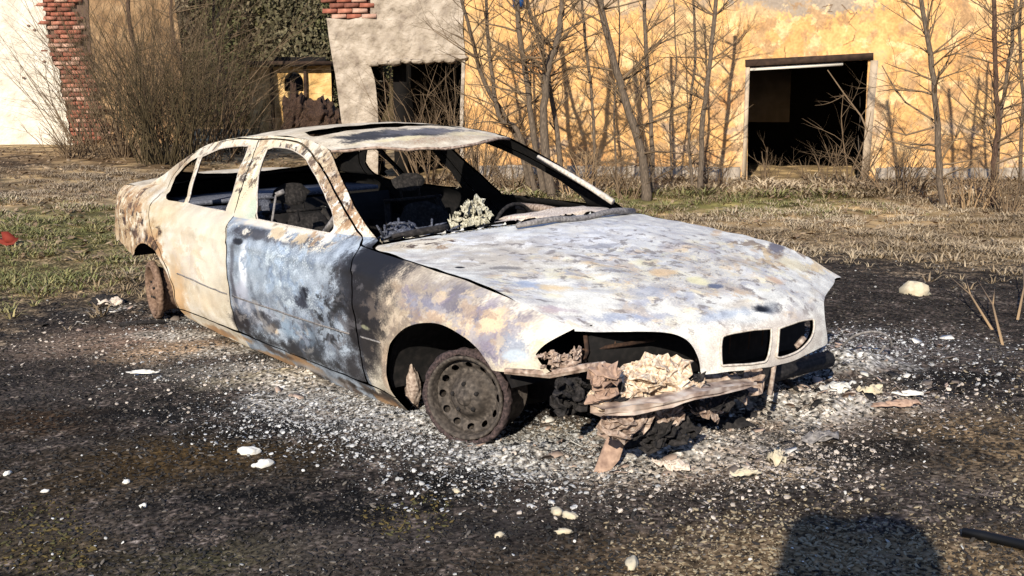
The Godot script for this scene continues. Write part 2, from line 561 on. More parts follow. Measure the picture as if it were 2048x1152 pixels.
func paint_side() -> StandardMaterial3D:
	var p := Paint.new(1472, 480, Vector2(-3.8, 0), Vector2(0.8, 1.5), 11)
	p.fill([Color(0.52, 0.47, 0.40), Color(0.69, 0.64, 0.56), Color(0.77, 0.73, 0.65), Color(0.82, 0.79, 0.74), Color(0.86, 0.85, 0.82)])
	# tail: tan scale with dark pits, rust towards the wheel arch
	p.blot(Vector2(-3.25, 0.75), Vector2(0.62, 0.40), Color(0.70, 0.58, 0.43), 0.75, 0.5, 0.6)
	p.blot(Vector2(-3.3, 0.85), Vector2(0.55, 0.25), Color(0.86, 0.80, 0.68), 0.8, 0.4, 1.0, 0.5)
	p.blot(Vector2(-3.2, 0.78), Vector2(0.50, 0.22), Color(0.20, 0.14, 0.11), 0.95, 0.3, 0.7, 0.585)
	p.blot(Vector2(-2.75, 0.66), Vector2(0.42, 0.13), Color(0.42, 0.30, 0.22), 0.8, 0.5, 0.9, 0.50)
	p.blot(Vector2(-2.62, 0.62), Vector2(0.20, 0.26), Color(0.68, 0.52, 0.35), 0.7, 0.6, 0.8)
	p.blot(Vector2(-2.33, 0.40), Vector2(0.16, 0.30), Color(0.72, 0.55, 0.36), 0.7, 0.6, 0.7)
	p.blot(Vector2(-2.55, 0.90), Vector2(0.30, 0.18), Color(0.76, 0.68, 0.54), 0.6, 0.6, 0.7)
	p.blot(Vector2(-2.82, 0.80), Vector2(0.03, 0.03), Color(0.12, 0.10, 0.09), 1.0, 0.5, 0.5)
	p.blot(Vector2(-2.04, 0.66), Vector2(0.40, 0.34), Color(0.88, 0.85, 0.79), 0.7, 0.8, 0.5)
	p.blot(Vector2(-2.05, 0.38), Vector2(0.34, 0.10), Color(0.81, 0.74, 0.63), 0.6, 0.8, 0.6)
	p.blot(Vector2(-2.3, 0.66), Vector2(0.18, 0.2), Color(0.60, 0.45, 0.32), 0.5, 0.6, 0.8, 0.56)
	# pillars and roof rail
	p.blot(Vector2(-2.75, 1.20), Vector2(0.5, 0.12), Color(0.58, 0.48, 0.36), 0.7, 0.5, 0.9, 0.46)
	p.blot(Vector2(-2.2, 1.39), Vector2(0.8, 0.05), Color(0.88, 0.83, 0.72), 0.8, 0.5, 0.6)
	p.blot(Vector2(-1.75, 1.15), Vector2(0.13, 0.28), Color(0.85, 0.81, 0.68), 0.8, 0.6, 0.5)
	p.blot(Vector2(-1.62, 1.00), Vector2(0.10, 0.10), Color(0.68, 0.74, 0.66), 0.8, 0.6, 0.5)
	p.blot(Vector2(-1.75, 1.20), Vector2(0.10, 0.22), Color(0.24, 0.20, 0.16), 0.9, 0.3, 0.8, 0.60)
	p.blot(Vector2(-1.0, 1.16), Vector2(0.5, 0.22), Color(0.63, 0.52, 0.40), 0.75, 0.6, 0.7)
	p.blot(Vector2(-0.8, 1.02), Vector2(0.3, 0.2), Color(0.86, 0.84, 0.79), 0.8, 0.4, 0.9, 0.52)
	p.blot(Vector2(-1.0, 1.16), Vector2(0.5, 0.22), Color(0.16, 0.13, 0.11), 0.9, 0.3, 0.7, 0.60)
	# the front door: bare blue-grey sheet
	var gapx := [-1.65, -1.664, -1.672, -1.662, -1.68, -1.745, -1.789, -1.80]
	var gapy := [0.0, 0.378, 0.473, 0.637, 0.774, 0.903, 0.95, 1.0]
	for y in p.h:
		var fy := y / 480.0 * 1.5
		if fy > 0.935: break
		var xa: float = cr(gapy, gapx, fy)
		for x in range(int((xa + 3.8) / 4.6 * 1472), int((-0.5 + 3.8) / 4.6 * 1472)):
			var i := y * p.w + x
			var v := clampf((p.wide[i] * 0.3 + p.mid[i] * 0.45 + p.fine[i] * 0.25) / 255.0, 0, 0.999)
			var c := Color(0.39, 0.42, 0.465).lerp(Color(0.62, 0.66, 0.705), sst(0.25, 0.75, v))
			p.px[i * 3] = c.r
			p.px[i * 3 + 1] = c.g
			p.px[i * 3 + 2] = c.b
	p.blot(Vector2(-1.2, 0.72), Vector2(0.42, 0.15), Color(0.61, 0.665, 0.72), 0.6, 0.6, 0.6)
	p.blot(Vector2(-1.15, 0.78), Vector2(0.45, 0.10), Color(0.82, 0.86, 0.88), 0.85, 0.4, 0.9, 0.58)
	p.blot(Vector2(-1.0, 0.62), Vector2(0.25, 0.14), Color(0.80, 0.84, 0.84), 0.8, 0.4, 1.0, 0.58)
	p.blot(Vector2(-1.50, 0.68), Vector2(0.055, 0.17), Color(0.88, 0.90, 0.93), 0.95, 0.5, 0.4)
	p.blot(Vector2(-1.53, 0.50), Vector2(0.10, 0.12), Color(0.66, 0.67, 0.72), 0.8, 0.6, 0.5)
	p.blot(Vector2(-1.33, 0.42), Vector2(0.26, 0.07), Color(0.66, 0.66, 0.68), 0.7, 0.6, 0.6)
	p.blot(Vector2(-1.45, 0.875), Vector2(0.26, 0.040), Color(0.22, 0.22, 0.24), 0.9, 0.5, 0.7)
	p.blot(Vector2(-1.15, 0.87), Vector2(0.35, 0.03), Color(0.34, 0.34, 0.36), 0.7, 0.5, 0.9)
	p.blot(Vector2(-1.3, 0.925), Vector2(0.5, 0.022), Color(0.84, 0.80, 0.74), 0.9, 0.5, 0.6)
	p.blot(Vector2(-0.92, 0.88), Vector2(0.22, 0.05), Color(0.84, 0.78, 0.66), 0.9, 0.4, 0.9, 0.48)
	p.blot(Vector2(-1.58, 0.82), Vector2(0.05, 0.02), Color(0.12, 0.12, 0.13), 1.0, 0.4, 0.5)
	p.blot(Vector2(-1.62, 0.55), Vector2(0.035, 0.34), Color(0.28, 0.28, 0.31), 0.8, 0.7, 0.4)
	p.blot(Vector2(-0.93, 0.625), Vector2(0.06, 0.05), Color(0.10, 0.11, 0.14), 1.0, 0.5, 0.7)
	p.blot(Vector2(-0.96, 0.575), Vector2(0.06, 0.04), Color(0.17, 0.18, 0.22), 0.9, 0.5, 0.8)
	p.blot(Vector2(-1.36, 0.43), Vector2(0.08, 0.025), Color(0.22, 0.23, 0.26), 0.9, 0.5, 0.7)
	p.blot(Vector2(-1.58, 0.33), Vector2(0.16, 0.09), Color(0.13, 0.12, 0.13), 0.95, 0.6, 0.5)
	p.blot(Vector2(-1.15, 0.275), Vector2(0.5, 0.05), Color(0.15, 0.15, 0.16), 0.95, 0.6, 0.9)
	p.blot(Vector2(-0.98, 0.32), Vector2(0.18, 0.09), Color(0.17, 0.18, 0.20), 0.9, 0.5, 0.9)
	p.blot(Vector2(-1.08, 0.40), Vector2(0.2, 0.07), Color(0.52, 0.60, 0.68), 0.8, 0.6, 0.6)
	p.blot(Vector2(-1.25, 0.36), Vector2(0.08, 0.04), Color(0.80, 0.70, 0.58), 0.8, 0.5, 0.7)
	# wing: tan, lilac and blue heat tints
	p.blot(Vector2(-0.28, 0.62), Vector2(0.26, 0.36), Color(0.66, 0.60, 0.52), 0.9, 0.6, 0.4)
	p.blot(Vector2(-0.02, 0.76), Vector2(0.34, 0.12), Color(0.55, 0.51, 0.48), 0.85, 0.6, 0.5)
	p.blot(Vector2(-0.10, 0.72), Vector2(0.16, 0.05), Color(0.47, 0.47, 0.54), 0.8, 0.6, 0.7)
	p.blot(Vector2(0.24, 0.68), Vector2(0.20, 0.13), Color(0.52, 0.49, 0.52), 0.85, 0.5, 0.8)
	p.blot(Vector2(0.232, 0.721), Vector2(0.06, 0.06), Color(0.84, 0.74, 0.61), 0.9, 0.25, 0.9)
	p.blot(Vector2(-0.006, 0.694), Vector2(0.07, 0.022), Color(0.80, 0.70, 0.58), 0.8, 0.3, 0.9)
	p.blot(Vector2(0.342, 0.644), Vector2(0.07, 0.06), Color(0.56, 0.59, 0.65), 0.8, 0.4, 0.9)
	p.blot(Vector2(0.357, 0.604), Vector2(0.05, 0.03), Color(0.70, 0.74, 0.77), 0.85, 0.4, 0.9)
	p.blot(Vector2(0.433, 0.719), Vector2(0.09, 0.06), Color(0.84, 0.80, 0.74), 0.9, 0.6, 0.5)
	p.blot(Vector2(0.425, 0.658), Vector2(0.05, 0.04), Color(0.74, 0.68, 0.56), 0.8, 0.6, 0.6)
	p.blot(Vector2(-0.342, 0.748), Vector2(0.06, 0.2), Color(0.70, 0.64, 0.56), 0.8, 0.6, 0.4)
	p.blot(Vector2(-0.325, 0.374), Vector2(0.07, 0.14), Color(0.74, 0.64, 0.54), 0.8, 0.6, 0.4)
	p.blot(Vector2(-0.28, 0.40), Vector2(0.03, 0.16), Color(0.50, 0.44, 0.38), 0.5, 0.6, 0.4)
	# the sooty band over the door's front edge
	p.blot(Vector2(-0.502, 0.768), Vector2(0.235, 0.27), Color(0.115, 0.11, 0.12), 0.97, 0.45, 0.42)
	p.blot(Vector2(-0.482, 0.859), Vector2(0.19, 0.14), Color(0.10, 0.095, 0.10), 0.97, 0.45, 0.4)
	p.blot(Vector2(-0.496, 0.528), Vector2(0.16, 0.30), Color(0.13, 0.12, 0.125), 0.95, 0.5, 0.4)
	p.blot(Vector2(-0.582, 0.304), Vector2(0.14, 0.12), Color(0.15, 0.14, 0.145), 0.9, 0.6, 0.5)
	p.blot(Vector2(-0.641, 0.647), Vector2(0.07, 0.14), Color(0.20, 0.21, 0.24), 0.85, 0.7, 0.8)
	p.blot(Vector2(-0.577, 0.732), Vector2(0.10, 0.14), Color(0.46, 0.46, 0.48), 0.6, 0.3, 1.0, 0.66)
	p.blot(Vector2(-0.465, 0.547), Vector2(0.04, 0.012), Color(0.62, 0.62, 0.50), 0.8, 0.5, 0.5)
	# flaking scale
	var brown := [Color(0.30, 0.22, 0.17), Color(0.18, 0.14, 0.12), Color(0.52, 0.40, 0.29), Color(0.88, 0.84, 0.75), Color(0.64, 0.50, 0.36)]
	p.flecks(Vector2(-3.2, 0.8), Vector2(0.55, 0.28), 420, Vector2(0.004, 0.015), brown, 0.85, rng)
	p.flecks(Vector2(-2.62, 0.62), Vector2(0.28, 0.22), 170, Vector2(0.006, 0.028), brown, 0.85, rng)
	p.flecks(Vector2(-2.72, 0.70), Vector2(0.36, 0.07), 120, Vector2(0.010, 0.040), [Color(0.22, 0.17, 0.16), Color(0.34, 0.26, 0.22), Color(0.16, 0.13, 0.13)], 0.9, rng)
	p.flecks(Vector2(-2.1, 0.6), Vector2(0.42, 0.34), 160, Vector2(0.008, 0.05), [Color(0.88, 0.86, 0.82), Color(0.70, 0.64, 0.55), Color(0.80, 0.72, 0.60), Color(0.74, 0.70, 0.66)], 0.5, rng)
	p.flecks(Vector2(-1.9, 1.25), Vector2(0.9, 0.2), 620, Vector2(0.004, 0.018), [Color(0.32, 0.26, 0.21), Color(0.50, 0.41, 0.31), Color(0.88, 0.86, 0.80), Color(0.20, 0.16, 0.14), Color(0.66, 0.56, 0.44), Color(0.80, 0.74, 0.62)], 0.75, rng)
	p.flecks(Vector2(-0.85, 1.08), Vector2(0.35, 0.25), 280, Vector2(0.004, 0.016), [Color(0.22, 0.17, 0.14), Color(0.50, 0.38, 0.28), Color(0.88, 0.87, 0.84), Color(0.62, 0.50, 0.38)], 0.85, rng)
	p.flecks(Vector2(-1.15, 0.70), Vector2(0.5, 0.22), 480, Vector2(0.004, 0.018), [Color(0.80, 0.85, 0.88), Color(0.36, 0.42, 0.52), Color(0.62, 0.70, 0.80), Color(0.36, 0.39, 0.44), Color(0.54, 0.60, 0.67)], 0.45, rng)
	p.flecks(Vector2(-1.2, 0.40), Vector2(0.5, 0.15), 240, Vector2(0.006, 0.032), [Color(0.20, 0.20, 0.23), Color(0.60, 0.63, 0.69), Color(0.36, 0.39, 0.45), Color(0.16, 0.155, 0.165), Color(0.66, 0.64, 0.62)], 0.5, rng)
	p.flecks(Vector2(-1.2, 0.895), Vector2(0.6, 0.045), 240, Vector2(0.006, 0.026), [Color(0.20, 0.20, 0.22), Color(0.86, 0.83, 0.77), Color(0.40, 0.38, 0.38), Color(0.74, 0.66, 0.54)], 0.85, rng)
	p.flecks(Vector2(0.1, 0.70), Vector2(0.4, 0.16), 320, Vector2(0.004, 0.020), [Color(0.48, 0.45, 0.52), Color(0.72, 0.66, 0.58), Color(0.38, 0.37, 0.43), Color(0.80, 0.72, 0.60), Color(0.58, 0.57, 0.60), Color(0.60, 0.52, 0.46)], 0.6, rng)
	p.flecks(Vector2(-0.28, 0.55), Vector2(0.22, 0.32), 120, Vector2(0.006, 0.03), [Color(0.56, 0.49, 0.42), Color(0.78, 0.71, 0.62), Color(0.46, 0.41, 0.37)], 0.6, rng)
	p.flecks(Vector2(-0.66, 0.60), Vector2(0.24, 0.30), 120, Vector2(0.005, 0.020), [Color(0.20, 0.19, 0.20), Color(0.07, 0.065, 0.07), Color(0.10, 0.10, 0.10), Color(0.36, 0.35, 0.36)], 0.6, rng)
	# sill
	for i in 26:
		var x := rng.randf_range(-2.3, -0.3)
		p.blot(Vector2(x, rng.randf_range(0.14, 0.23)), Vector2(rng.randf_range(0.04, 0.2), 0.03), [Color(0.16, 0.13, 0.11), Color(0.62, 0.48, 0.34), Color(0.30, 0.24, 0.20), Color(0.55, 0.52, 0.50)][i % 4 if x > -1.7 else [1, 3, 1, 1][i % 4]], 0.8, 0.5, 0.8)
	return texmat(p.texture(0.035), 0.60, 0.4)

func paint_hood() -> StandardMaterial3D:
	var p := Paint.new(640, 600, Vector2(-0.8, 0), Vector2(0.8, 1.5), 51, 0.32, 0.035, 0.010)
	p.fill([Color(0.46, 0.45, 0.46), Color(0.66, 0.65, 0.65), Color(0.78, 0.77, 0.74), Color(0.85, 0.84, 0.80), Color(0.89, 0.88, 0.84)])
	p.blot(Vector2(0.1, 0.35), Vector2(0.75, 0.35), Color(0.84, 0.84, 0.84), 0.7, 0.8, 0.6)
	p.blot(Vector2(0.45, 0.45), Vector2(0.30, 0.40), Color(0.70, 0.66, 0.60), 0.8, 0.7, 0.7)
	p.blot(Vector2(0.62, 0.12), Vector2(0.20, 0.12), Color(0.80, 0.74, 0.64), 0.9, 0.5, 0.8)
	p.blot(Vector2(0.60, 0.10), Vector2(0.22, 0.12), Color(0.22, 0.19, 0.17), 0.9, 0.4, 0.9, 0.58)
	# scale in ochre, orange, lilac and blue over the middle and front
	for i in 26:
		var c := Vector2(rng.randf_range(-0.70, 0.66), rng.randf_range(0.45, 1.22))
		var col: Color = [Color(0.85, 0.77, 0.62), Color(0.80, 0.66, 0.51), Color(0.88, 0.83, 0.68), Color(0.60, 0.61, 0.67), Color(0.54, 0.58, 0.67), Color(0.86, 0.86, 0.84), Color(0.66, 0.60, 0.62), Color(0.78, 0.76, 0.60)][i % 8]
		p.blot(c, Vector2(rng.randf_range(0.02, 0.11), rng.randf_range(0.015, 0.05)), col, 0.55, 0.6, 1.0)
	p.flecks(Vector2(0.0, 0.85), Vector2(0.75, 0.42), 520, Vector2(0.004, 0.020), [Color(0.85, 0.78, 0.64), Color(0.64, 0.65, 0.70), Color(0.88, 0.86, 0.82), Color(0.78, 0.66, 0.52), Color(0.88, 0.85, 0.72), Color(0.74, 0.73, 0.73), Color(0.62, 0.60, 0.60)], 0.55, rng)
	p.flecks(Vector2(0.1, 0.3), Vector2(0.75, 0.35), 220, Vector2(0.004, 0.024), [Color(0.72, 0.72, 0.73), Color(0.88, 0.88, 0.88), Color(0.68, 0.66, 0.64), Color(0.80, 0.78, 0.74)], 0.6, rng)
	p.flecks(Vector2(0.0, 0.75), Vector2(0.75, 0.70), 200, Vector2(0.003, 0.010), [Color(0.40, 0.37, 0.36)], 0.6, rng)
	p.flecks(Vector2(0.58, 0.14), Vector2(0.2, 0.16), 90, Vector2(0.008, 0.030), [Color(0.30, 0.24, 0.20), Color(0.88, 0.84, 0.76), Color(0.56, 0.46, 0.36), Color(0.20, 0.17, 0.15)], 0.9, rng)
	p.flecks(Vector2(-0.6, 0.95), Vector2(0.22, 0.3), 140, Vector2(0.006, 0.022), [Color(0.56, 0.46, 0.36), Color(0.88, 0.84, 0.72), Color(0.44, 0.37, 0.31), Color(0.80, 0.70, 0.54)], 0.7, rng)
	p.blot(Vector2(0.0, 0.88), Vector2(0.55, 0.20), Color(0.86, 0.80, 0.66), 0.6, 0.4, 1.0, 0.50)
	p.blot(Vector2(0.0, 0.85), Vector2(0.60, 0.25), Color(0.56, 0.58, 0.64), 0.5, 0.3, 1.0, 0.60)
	p.blot(Vector2(0.080, 0.837), Vector2(0.06, 0.045), Color(0.82, 0.70, 0.54), 0.8, 0.4, 0.6)
	p.blot(Vector2(0.031, 0.942), Vector2(0.05, 0.05), Color(0.86, 0.83, 0.66), 0.85, 0.4, 0.5)
	p.blot(Vector2(0.004, 1.001), Vector2(0.03, 0.025), Color(0.34, 0.37, 0.45), 0.9, 0.4, 0.6)
	p.blot(Vector2(0.273, 0.984), Vector2(0.09, 0.05), Color(0.60, 0.62, 0.67), 0.7, 0.5, 0.8)
	p.blot(Vector2(0.577, 0.837), Vector2(0.05, 0.07), Color(0.62, 0.66, 0.73), 0.8, 0.4, 0.7)
	p.blot(Vector2(0.525, 0.873), Vector2(0.06, 0.06), Color(0.86, 0.76, 0.60), 0.9, 0.5, 0.8)
	p.blot(Vector2(0.059, 0.480), Vector2(0.10, 0.035), Color(0.58, 0.58, 0.60), 0.8, 0.6, 0.7)
	p.blot(Vector2(0.535, 0.601), Vector2(0.05, 0.035), Color(0.50, 0.48, 0.46), 0.9, 0.4, 0.7)
	p.blot(Vector2(0.662, 0.553), Vector2(0.018, 0.014), Color(0.10, 0.09, 0.09), 1.0, 0.4, 0.3)
	p.blot(Vector2(-0.680, 0.909), Vector2(0.07, 0.05), Color(0.40, 0.39, 0.42), 0.95, 0.4, 0.6)
	p.blot(Vector2(-0.566, 1.034), Vector2(0.09, 0.08), Color(0.86, 0.82, 0.70), 0.9, 0.5, 0.7)
	p.blot(Vector2(-0.574, 1.100), Vector2(0.09, 0.10), Color(0.46, 0.38, 0.30), 0.9, 0.4, 0.9, 0.56)
	p.blot(Vector2(-0.289, 1.053), Vector2(0.06, 0.04), Color(0.84, 0.70, 0.57), 0.8, 0.5, 0.7)
	p.blot(Vector2(0.055, 1.153), Vector2(0.10, 0.06), Color(0.76, 0.72, 0.66), 0.8, 0.7, 0.6)
	p.blot(Vector2(0.112, 1.189), Vector2(0.16, 0.035), Color(0.62, 0.66, 0.72), 0.7, 0.6, 0.7)
	p.blot(Vector2(-0.047, 1.189), Vector2(0.085, 0.042), Color(0.30, 0.32, 0.36), 0.9, 0.8, 0.4)
	p.blot(Vector2(-0.019, 1.181), Vector2(0.050, 0.020), Color(0.07, 0.075, 0.09), 1.0, 0.6, 0.3)
	p.blot(Vector2(0.082, 1.238), Vector2(0.12, 0.03), Color(0.60, 0.62, 0.64), 0.6, 0.8, 0.6)
	p.blot(Vector2(0.0, 1.35), Vector2(0.42, 0.14), Color(0.72, 0.68, 0.64), 0.75, 0.5, 0.4)
	p.blot(Vector2(0.280, 1.327), Vector2(0.05, 0.09), Color(0.74, 0.72, 0.69), 0.8, 0.6, 0.5, 0.4)
	p.blot(Vector2(0.0, 0.7), Vector2(0.7, 0.65), Color(0.38, 0.36, 0.36), 0.5, 0.3, 0.5, 0.72)
	return texmat(p.texture(0.05), 0.64, 0.4)

func paint_roof() -> StandardMaterial3D:
	var p := Paint.new(320, 448, Vector2(-0.8, -3.2), Vector2(0.8, -0.9), 91, 0.35, 0.05, 0.015)
	p.fill([Color(0.56, 0.48, 0.38), Color(0.76, 0.70, 0.60), Color(0.84, 0.79, 0.70), Color(0.88, 0.85, 0.79)])
	p.blot(Vector2(0.1, -1.30), Vector2(0.34, 0.10), Color(0.20, 0.195, 0.20), 0.95, 0.35, 0.6)
	p.blot(Vector2(-0.1, -1.32), Vector2(0.30, 0.07), Color(0.40, 0.39, 0.40), 0.9, 0.4, 0.8)
	p.blot(Vector2(0.18, -1.21), Vector2(0.22, 0.035), Color(0.88, 0.82, 0.66), 0.95, 0.5, 0.7)
	p.blot(Vector2(-0.3, -1.24), Vector2(0.14, 0.05), Color(0.82, 0.76, 0.62), 0.9, 0.5, 0.7)
	p.blot(Vector2(0.0, -1.15), Vector2(0.6, 0.05), Color(0.56, 0.44, 0.34), 0.7, 0.5, 0.8, 0.5)
	return texmat(p.texture(0.05), 0.7, 0.35)

func build_car() -> void:
	car = thing("burnt_car", "burnt-out four-door saloon car with bare scorched bodywork and no glass, standing in the ash", "car")
	car.transform = Transform3D(Basis(Vector3(0.569381, 0.023944, 0.821725), Vector3(-0.042240, 0.999107, 0.000155), Vector3(-0.820988, -0.034798, 0.569884)), Vector3(0.453, -0.107, -4.523))
	var side := paint_side()
	var hood_mat := paint_hood()
	var roof_mat := paint_roof()
	var soot: Material = M.soot
	var centre := E(-1.4, 0.6, 0)
	var side_uv := func(x: float, y: float) -> Vector2: return Vector2((x + 3.8) / 4.6, y / 1.5)
	var hood_uv := func(z: float, u: float) -> Vector2: return Vector2((z + 0.8) / 1.6, u / 1.5)
	var roof_uv := func(z: float, x: float) -> Vector2: return Vector2((z + 0.8) / 1.6, (x + 3.2) / 2.3)
	var gap := [Vector2(-1.905, 1.383), Vector2(-1.856, 1.235), Vector2(-1.815, 1.091), Vector2(-1.785, 0.975), Vector2(-1.745, 0.903), Vector2(-1.680, 0.774), Vector2(-1.662, 0.637), Vector2(-1.668, 0.473), Vector2(-1.662, 0.378), Vector2(-1.650, 0.262)]
	var front_line := [Vector2(-0.535, 0.252), Vector2(-0.530, 0.40), Vector2(-0.535, 0.541), Vector2(-0.572, 0.75), Vector2(-0.60, 0.82), Vector2(-0.655, 0.90)]
	var top_line := [Vector2(-0.74, 0.955), Vector2(-0.833, 1.022), Vector2(-0.985, 1.120), Vector2(-1.182, 1.240), Vector2(-1.40, 1.338), Vector2(-1.543, 1.375), Vector2(-1.75, 1.388)]
	var rear_line := [Vector2(-2.365, 0.262), Vector2(-2.372, 0.42), Vector2(-2.425, 0.54), Vector2(-2.50, 0.63), Vector2(-2.61, 0.72), Vector2(-2.72, 0.85), Vector2(-2.765, 0.98), Vector2(-2.778, 1.06), Vector2(-2.765, 1.13)]
	var rear_top := [Vector2(-2.68, 1.23), Vector2(-2.56, 1.305), Vector2(-2.436, 1.345), Vector2(-2.172, 1.382)]
	var front_glass := [Vector2(-1.550, 0.941), Vector2(-1.623, 1.045), Vector2(-1.720, 1.177), Vector2(-1.766, 1.274), Vector2(-1.781, 1.330), Vector2(-1.724, 1.343), Vector2(-1.588, 1.340), Vector2(-1.465, 1.318), Vector2(-1.362, 1.285), Vector2(-1.205, 1.204), Vector2(-1.075, 1.123), Vector2(-0.965, 1.044), Vector2(-0.898, 0.970), Vector2(-0.898, 0.933), Vector2(-1.134, 0.936), Vector2(-1.394, 0.940)]
	var rear_glass := [Vector2(-2.480, 1.262), Vector2(-2.300, 1.320), Vector2(-2.103, 1.342), Vector2(-1.988, 1.344), Vector2(-1.960, 1.286), Vector2(-1.946, 1.223), Vector2(-1.920, 1.143), Vector2(-1.892, 1.075), Vector2(-1.885, 1.02), Vector2(-1.878, 0.957), Vector2(-2.143, 0.960), Vector2(-2.355, 0.968), Vector2(-2.402, 1.057), Vector2(-2.456, 1.187)]
	var vent_glass := [Vector2(-2.394, 0.970), Vector2(-2.640, 0.978), Vector2(-2.715, 1.04), Vector2(-2.725, 1.115), Vector2(-2.632, 1.21), Vector2(-2.530, 1.258), Vector2(-2.496, 1.185), Vector2(-2.439, 1.064)]
	for s in [1.0, -1.0]:
		var f := func(x: float, y: float) -> Vector3: return E(x, y, s * side_z(x, y))
		var step := Vector2(0.035, 0.03)
		# front door
		var o := gap.duplicate()
		o.append_array([Vector2(-1.5, 0.254), Vector2(-1.275, 0.249), Vector2(-0.99, 0.247), Vector2(-0.62, 0.247)])
		o.append_array(front_line)
		o.append_array(top_line)
		var door := panel("front_door", smooth(o), [smooth(front_glass)], f, side_uv, step, side, soot, car, centre)
		if s > 0: tag(door, "blue-grey front door with a sooty black front edge")
		# rear door
		o = []
		for q in gap: o.append(q + Vector2(-0.009, 0.0))
		o.append(Vector2(-2.0, 0.258))
		o.append_array(rear_line)
		o.append_array(rear_top)
		door = panel("rear_door", smooth(o), [smooth(rear_glass), smooth(vent_glass)], f, side_uv, step, side, soot, car, centre)
		if s > 0: tag(door, "cream scorched rear door")
		# pillars, roof rail and rear quarter in one piece
		o = [Vector2(-0.560, 0.897), Vector2(-0.615, 0.925), Vector2(-0.859, 1.102), Vector2(-1.023, 1.218), Vector2(-1.205, 1.338)]
		for k in range(RX.size() - 2, -1, -1): o.append(Vector2(RX[k], RY[k]))
		o.append_array([Vector2(-3.2, 1.028), Vector2(-3.4, 1.018), Vector2(-3.55, 1.003), Vector2(-3.64, 0.965), Vector2(-3.675, 0.86), Vector2(-3.672, 0.74), Vector2(-3.63, 0.62), Vector2(-3.50, 0.575), Vector2(-3.38, 0.60), Vector2(-3.22, 0.575), Vector2(-3.12, 0.545)])
		o.append_array(arc(-2.725, 0.34, 140, -10, 14))
		for q in rear_line: o.append(q + Vector2(-0.009, 0.001))
		for q in rear_top: o.append(q + Vector2(-0.004, 0.009))
		o.append(Vector2(-1.9, 1.392))
		for k in range(top_line.size() - 1, -1, -1): o.append(top_line[k] + Vector2(0.004, 0.009))
		o.append(Vector2(-0.648, 0.908))
		panel("side_frame", smooth(o, 3, 40), [], f, side_uv, step, side, soot, car, centre)
		# wing
		o = []
		for k in 12:
			var x := lerpf(-0.60, 0.478 if s > 0 else 0.05, k / 11.0)
			o.append(Vector2(x, cr(BX, BY, x) - 0.003 - (0.0 if s > 0 else 0.07 * sst(-0.5, -0.2, x))))
		if s > 0:
			o.append_array([Vector2(0.462, 0.690), Vector2(0.438, 0.66), Vector2(0.419, 0.622), Vector2(0.44, 0.59), Vector2(0.473, 0.566), Vector2(0.44, 0.548), Vector2(0.315, 0.535)])
		else:
			o.append_array([Vector2(0.05, 0.70)])
		o.append_array(arc(0.01, 0.34, 38 if s > 0 else 92, 190, 16))
		o.append_array([Vector2(-0.320, 0.240), Vector2(-0.522, 0.247)])
		for q in front_line.slice(1): o.append(q + Vector2(0.009, 0.0))
		panel("front_wing", smooth(o, 3, 40), [], f, side_uv, step, side, soot, car, centre)
		# sill
		o = [Vector2(-2.37, 0.252), Vector2(-1.5, 0.243), Vector2(-0.32, 0.234), Vector2(-0.30, 0.175), Vector2(-0.36, 0.145), Vector2(-0.8, 0.130), Vector2(-1.4, 0.142), Vector2(-2.0, 0.158), Vector2(-2.36, 0.19)]
		panel("sill", smooth(o, 2), [], f, side_uv, Vector2(0.06, 0.03), side, soot, car, centre, 0.03)
		# folded edges of the window openings
		if s > 0:
			for q in [front_glass, rear_glass]:
				var rim := stool()
				var line := []
				for v in smooth(q, 3): line.append(f.call(v.x, v.y) + Vector3(0, 0, -0.004))
				line.append(line[0])
				tube(rim, line, [0.0045], 5, false)
				finish("window_edge", rim, M.rim_pale, car)
		# rub strip left along the doors
		var st := stool()
		for seg in [[-2.30, -1.70], [-1.64, -0.58], [-0.50, -0.36]]:
			var pts := []
			var n := 14
			for k in n + 1:
				var x := lerpf(seg[0], seg[1], float(k) / n)
				var y := 0.487 + 0.012 * sst(-0.8, -0.3, x) + 0.03 * sst(-1.7, -2.3, x)
				pts.append(E(x, y, s * (side_z(x, y) + 0.002)))
			tube(st, pts, [0.0042], 5)
		finish("rub_strip", st, M.scale_grey, car)
	# bonnet
	var half := [Vector2(0, -0.01), Vector2(0.30, -0.005), Vector2(0.55, 0.005), Vector2(0.70, 0.03)]
	for k in 12:
		var u := lerpf(0.10, 1.13, k / 11.0)
		var z := 0.72
		for it in 6:
			z = 0.852 * cr(WX, WY, hood_p(z, u).x / KX)
		half.append(Vector2(z, u))
	half.append_array([Vector2(0.688, 1.170), Vector2(0.662, 1.188), Vector2(0.60, 1.199), Vector2(0.484, 1.211), Vector2(0.400, 1.235), Vector2(0.360, 1.262), Vector2(0.334, 1.298), Vector2(0.322, 1.349), Vector2(0.320, 1.405), Vector2(0.30, 1.420), Vector2(0.15, 1.434), Vector2(0, 1.440)])
	var hood_o := half.duplicate()
	for k in range(half.size() - 2, 0, -1):
		var q: Vector2 = half[k]
		# the far edge has sprung up and lies over the wing
		hood_o.append(Vector2(-q.x, q.y) if q.y < 1.05 or q.x < 0.60 else (Vector2(-0.72, 1.09) if q.y < 1.10 else (Vector2(-0.755, 1.145) if q.y < 1.16 else (Vector2(-0.785, 1.195) if q.y < 1.19 else Vector2(-0.66, 1.205)))))
	var near_kidney := [Vector2(0.226, 1.292), Vector2(0.205, 1.281), Vector2(0.126, 1.277), Vector2(0.022, 1.284), Vector2(0.013, 1.292), Vector2(0.034, 1.352), Vector2(0.058, 1.404), Vector2(0.085, 1.413), Vector2(0.163, 1.408), Vector2(0.232, 1.400), Vector2(0.245, 1.388), Vector2(0.240, 1.335)]
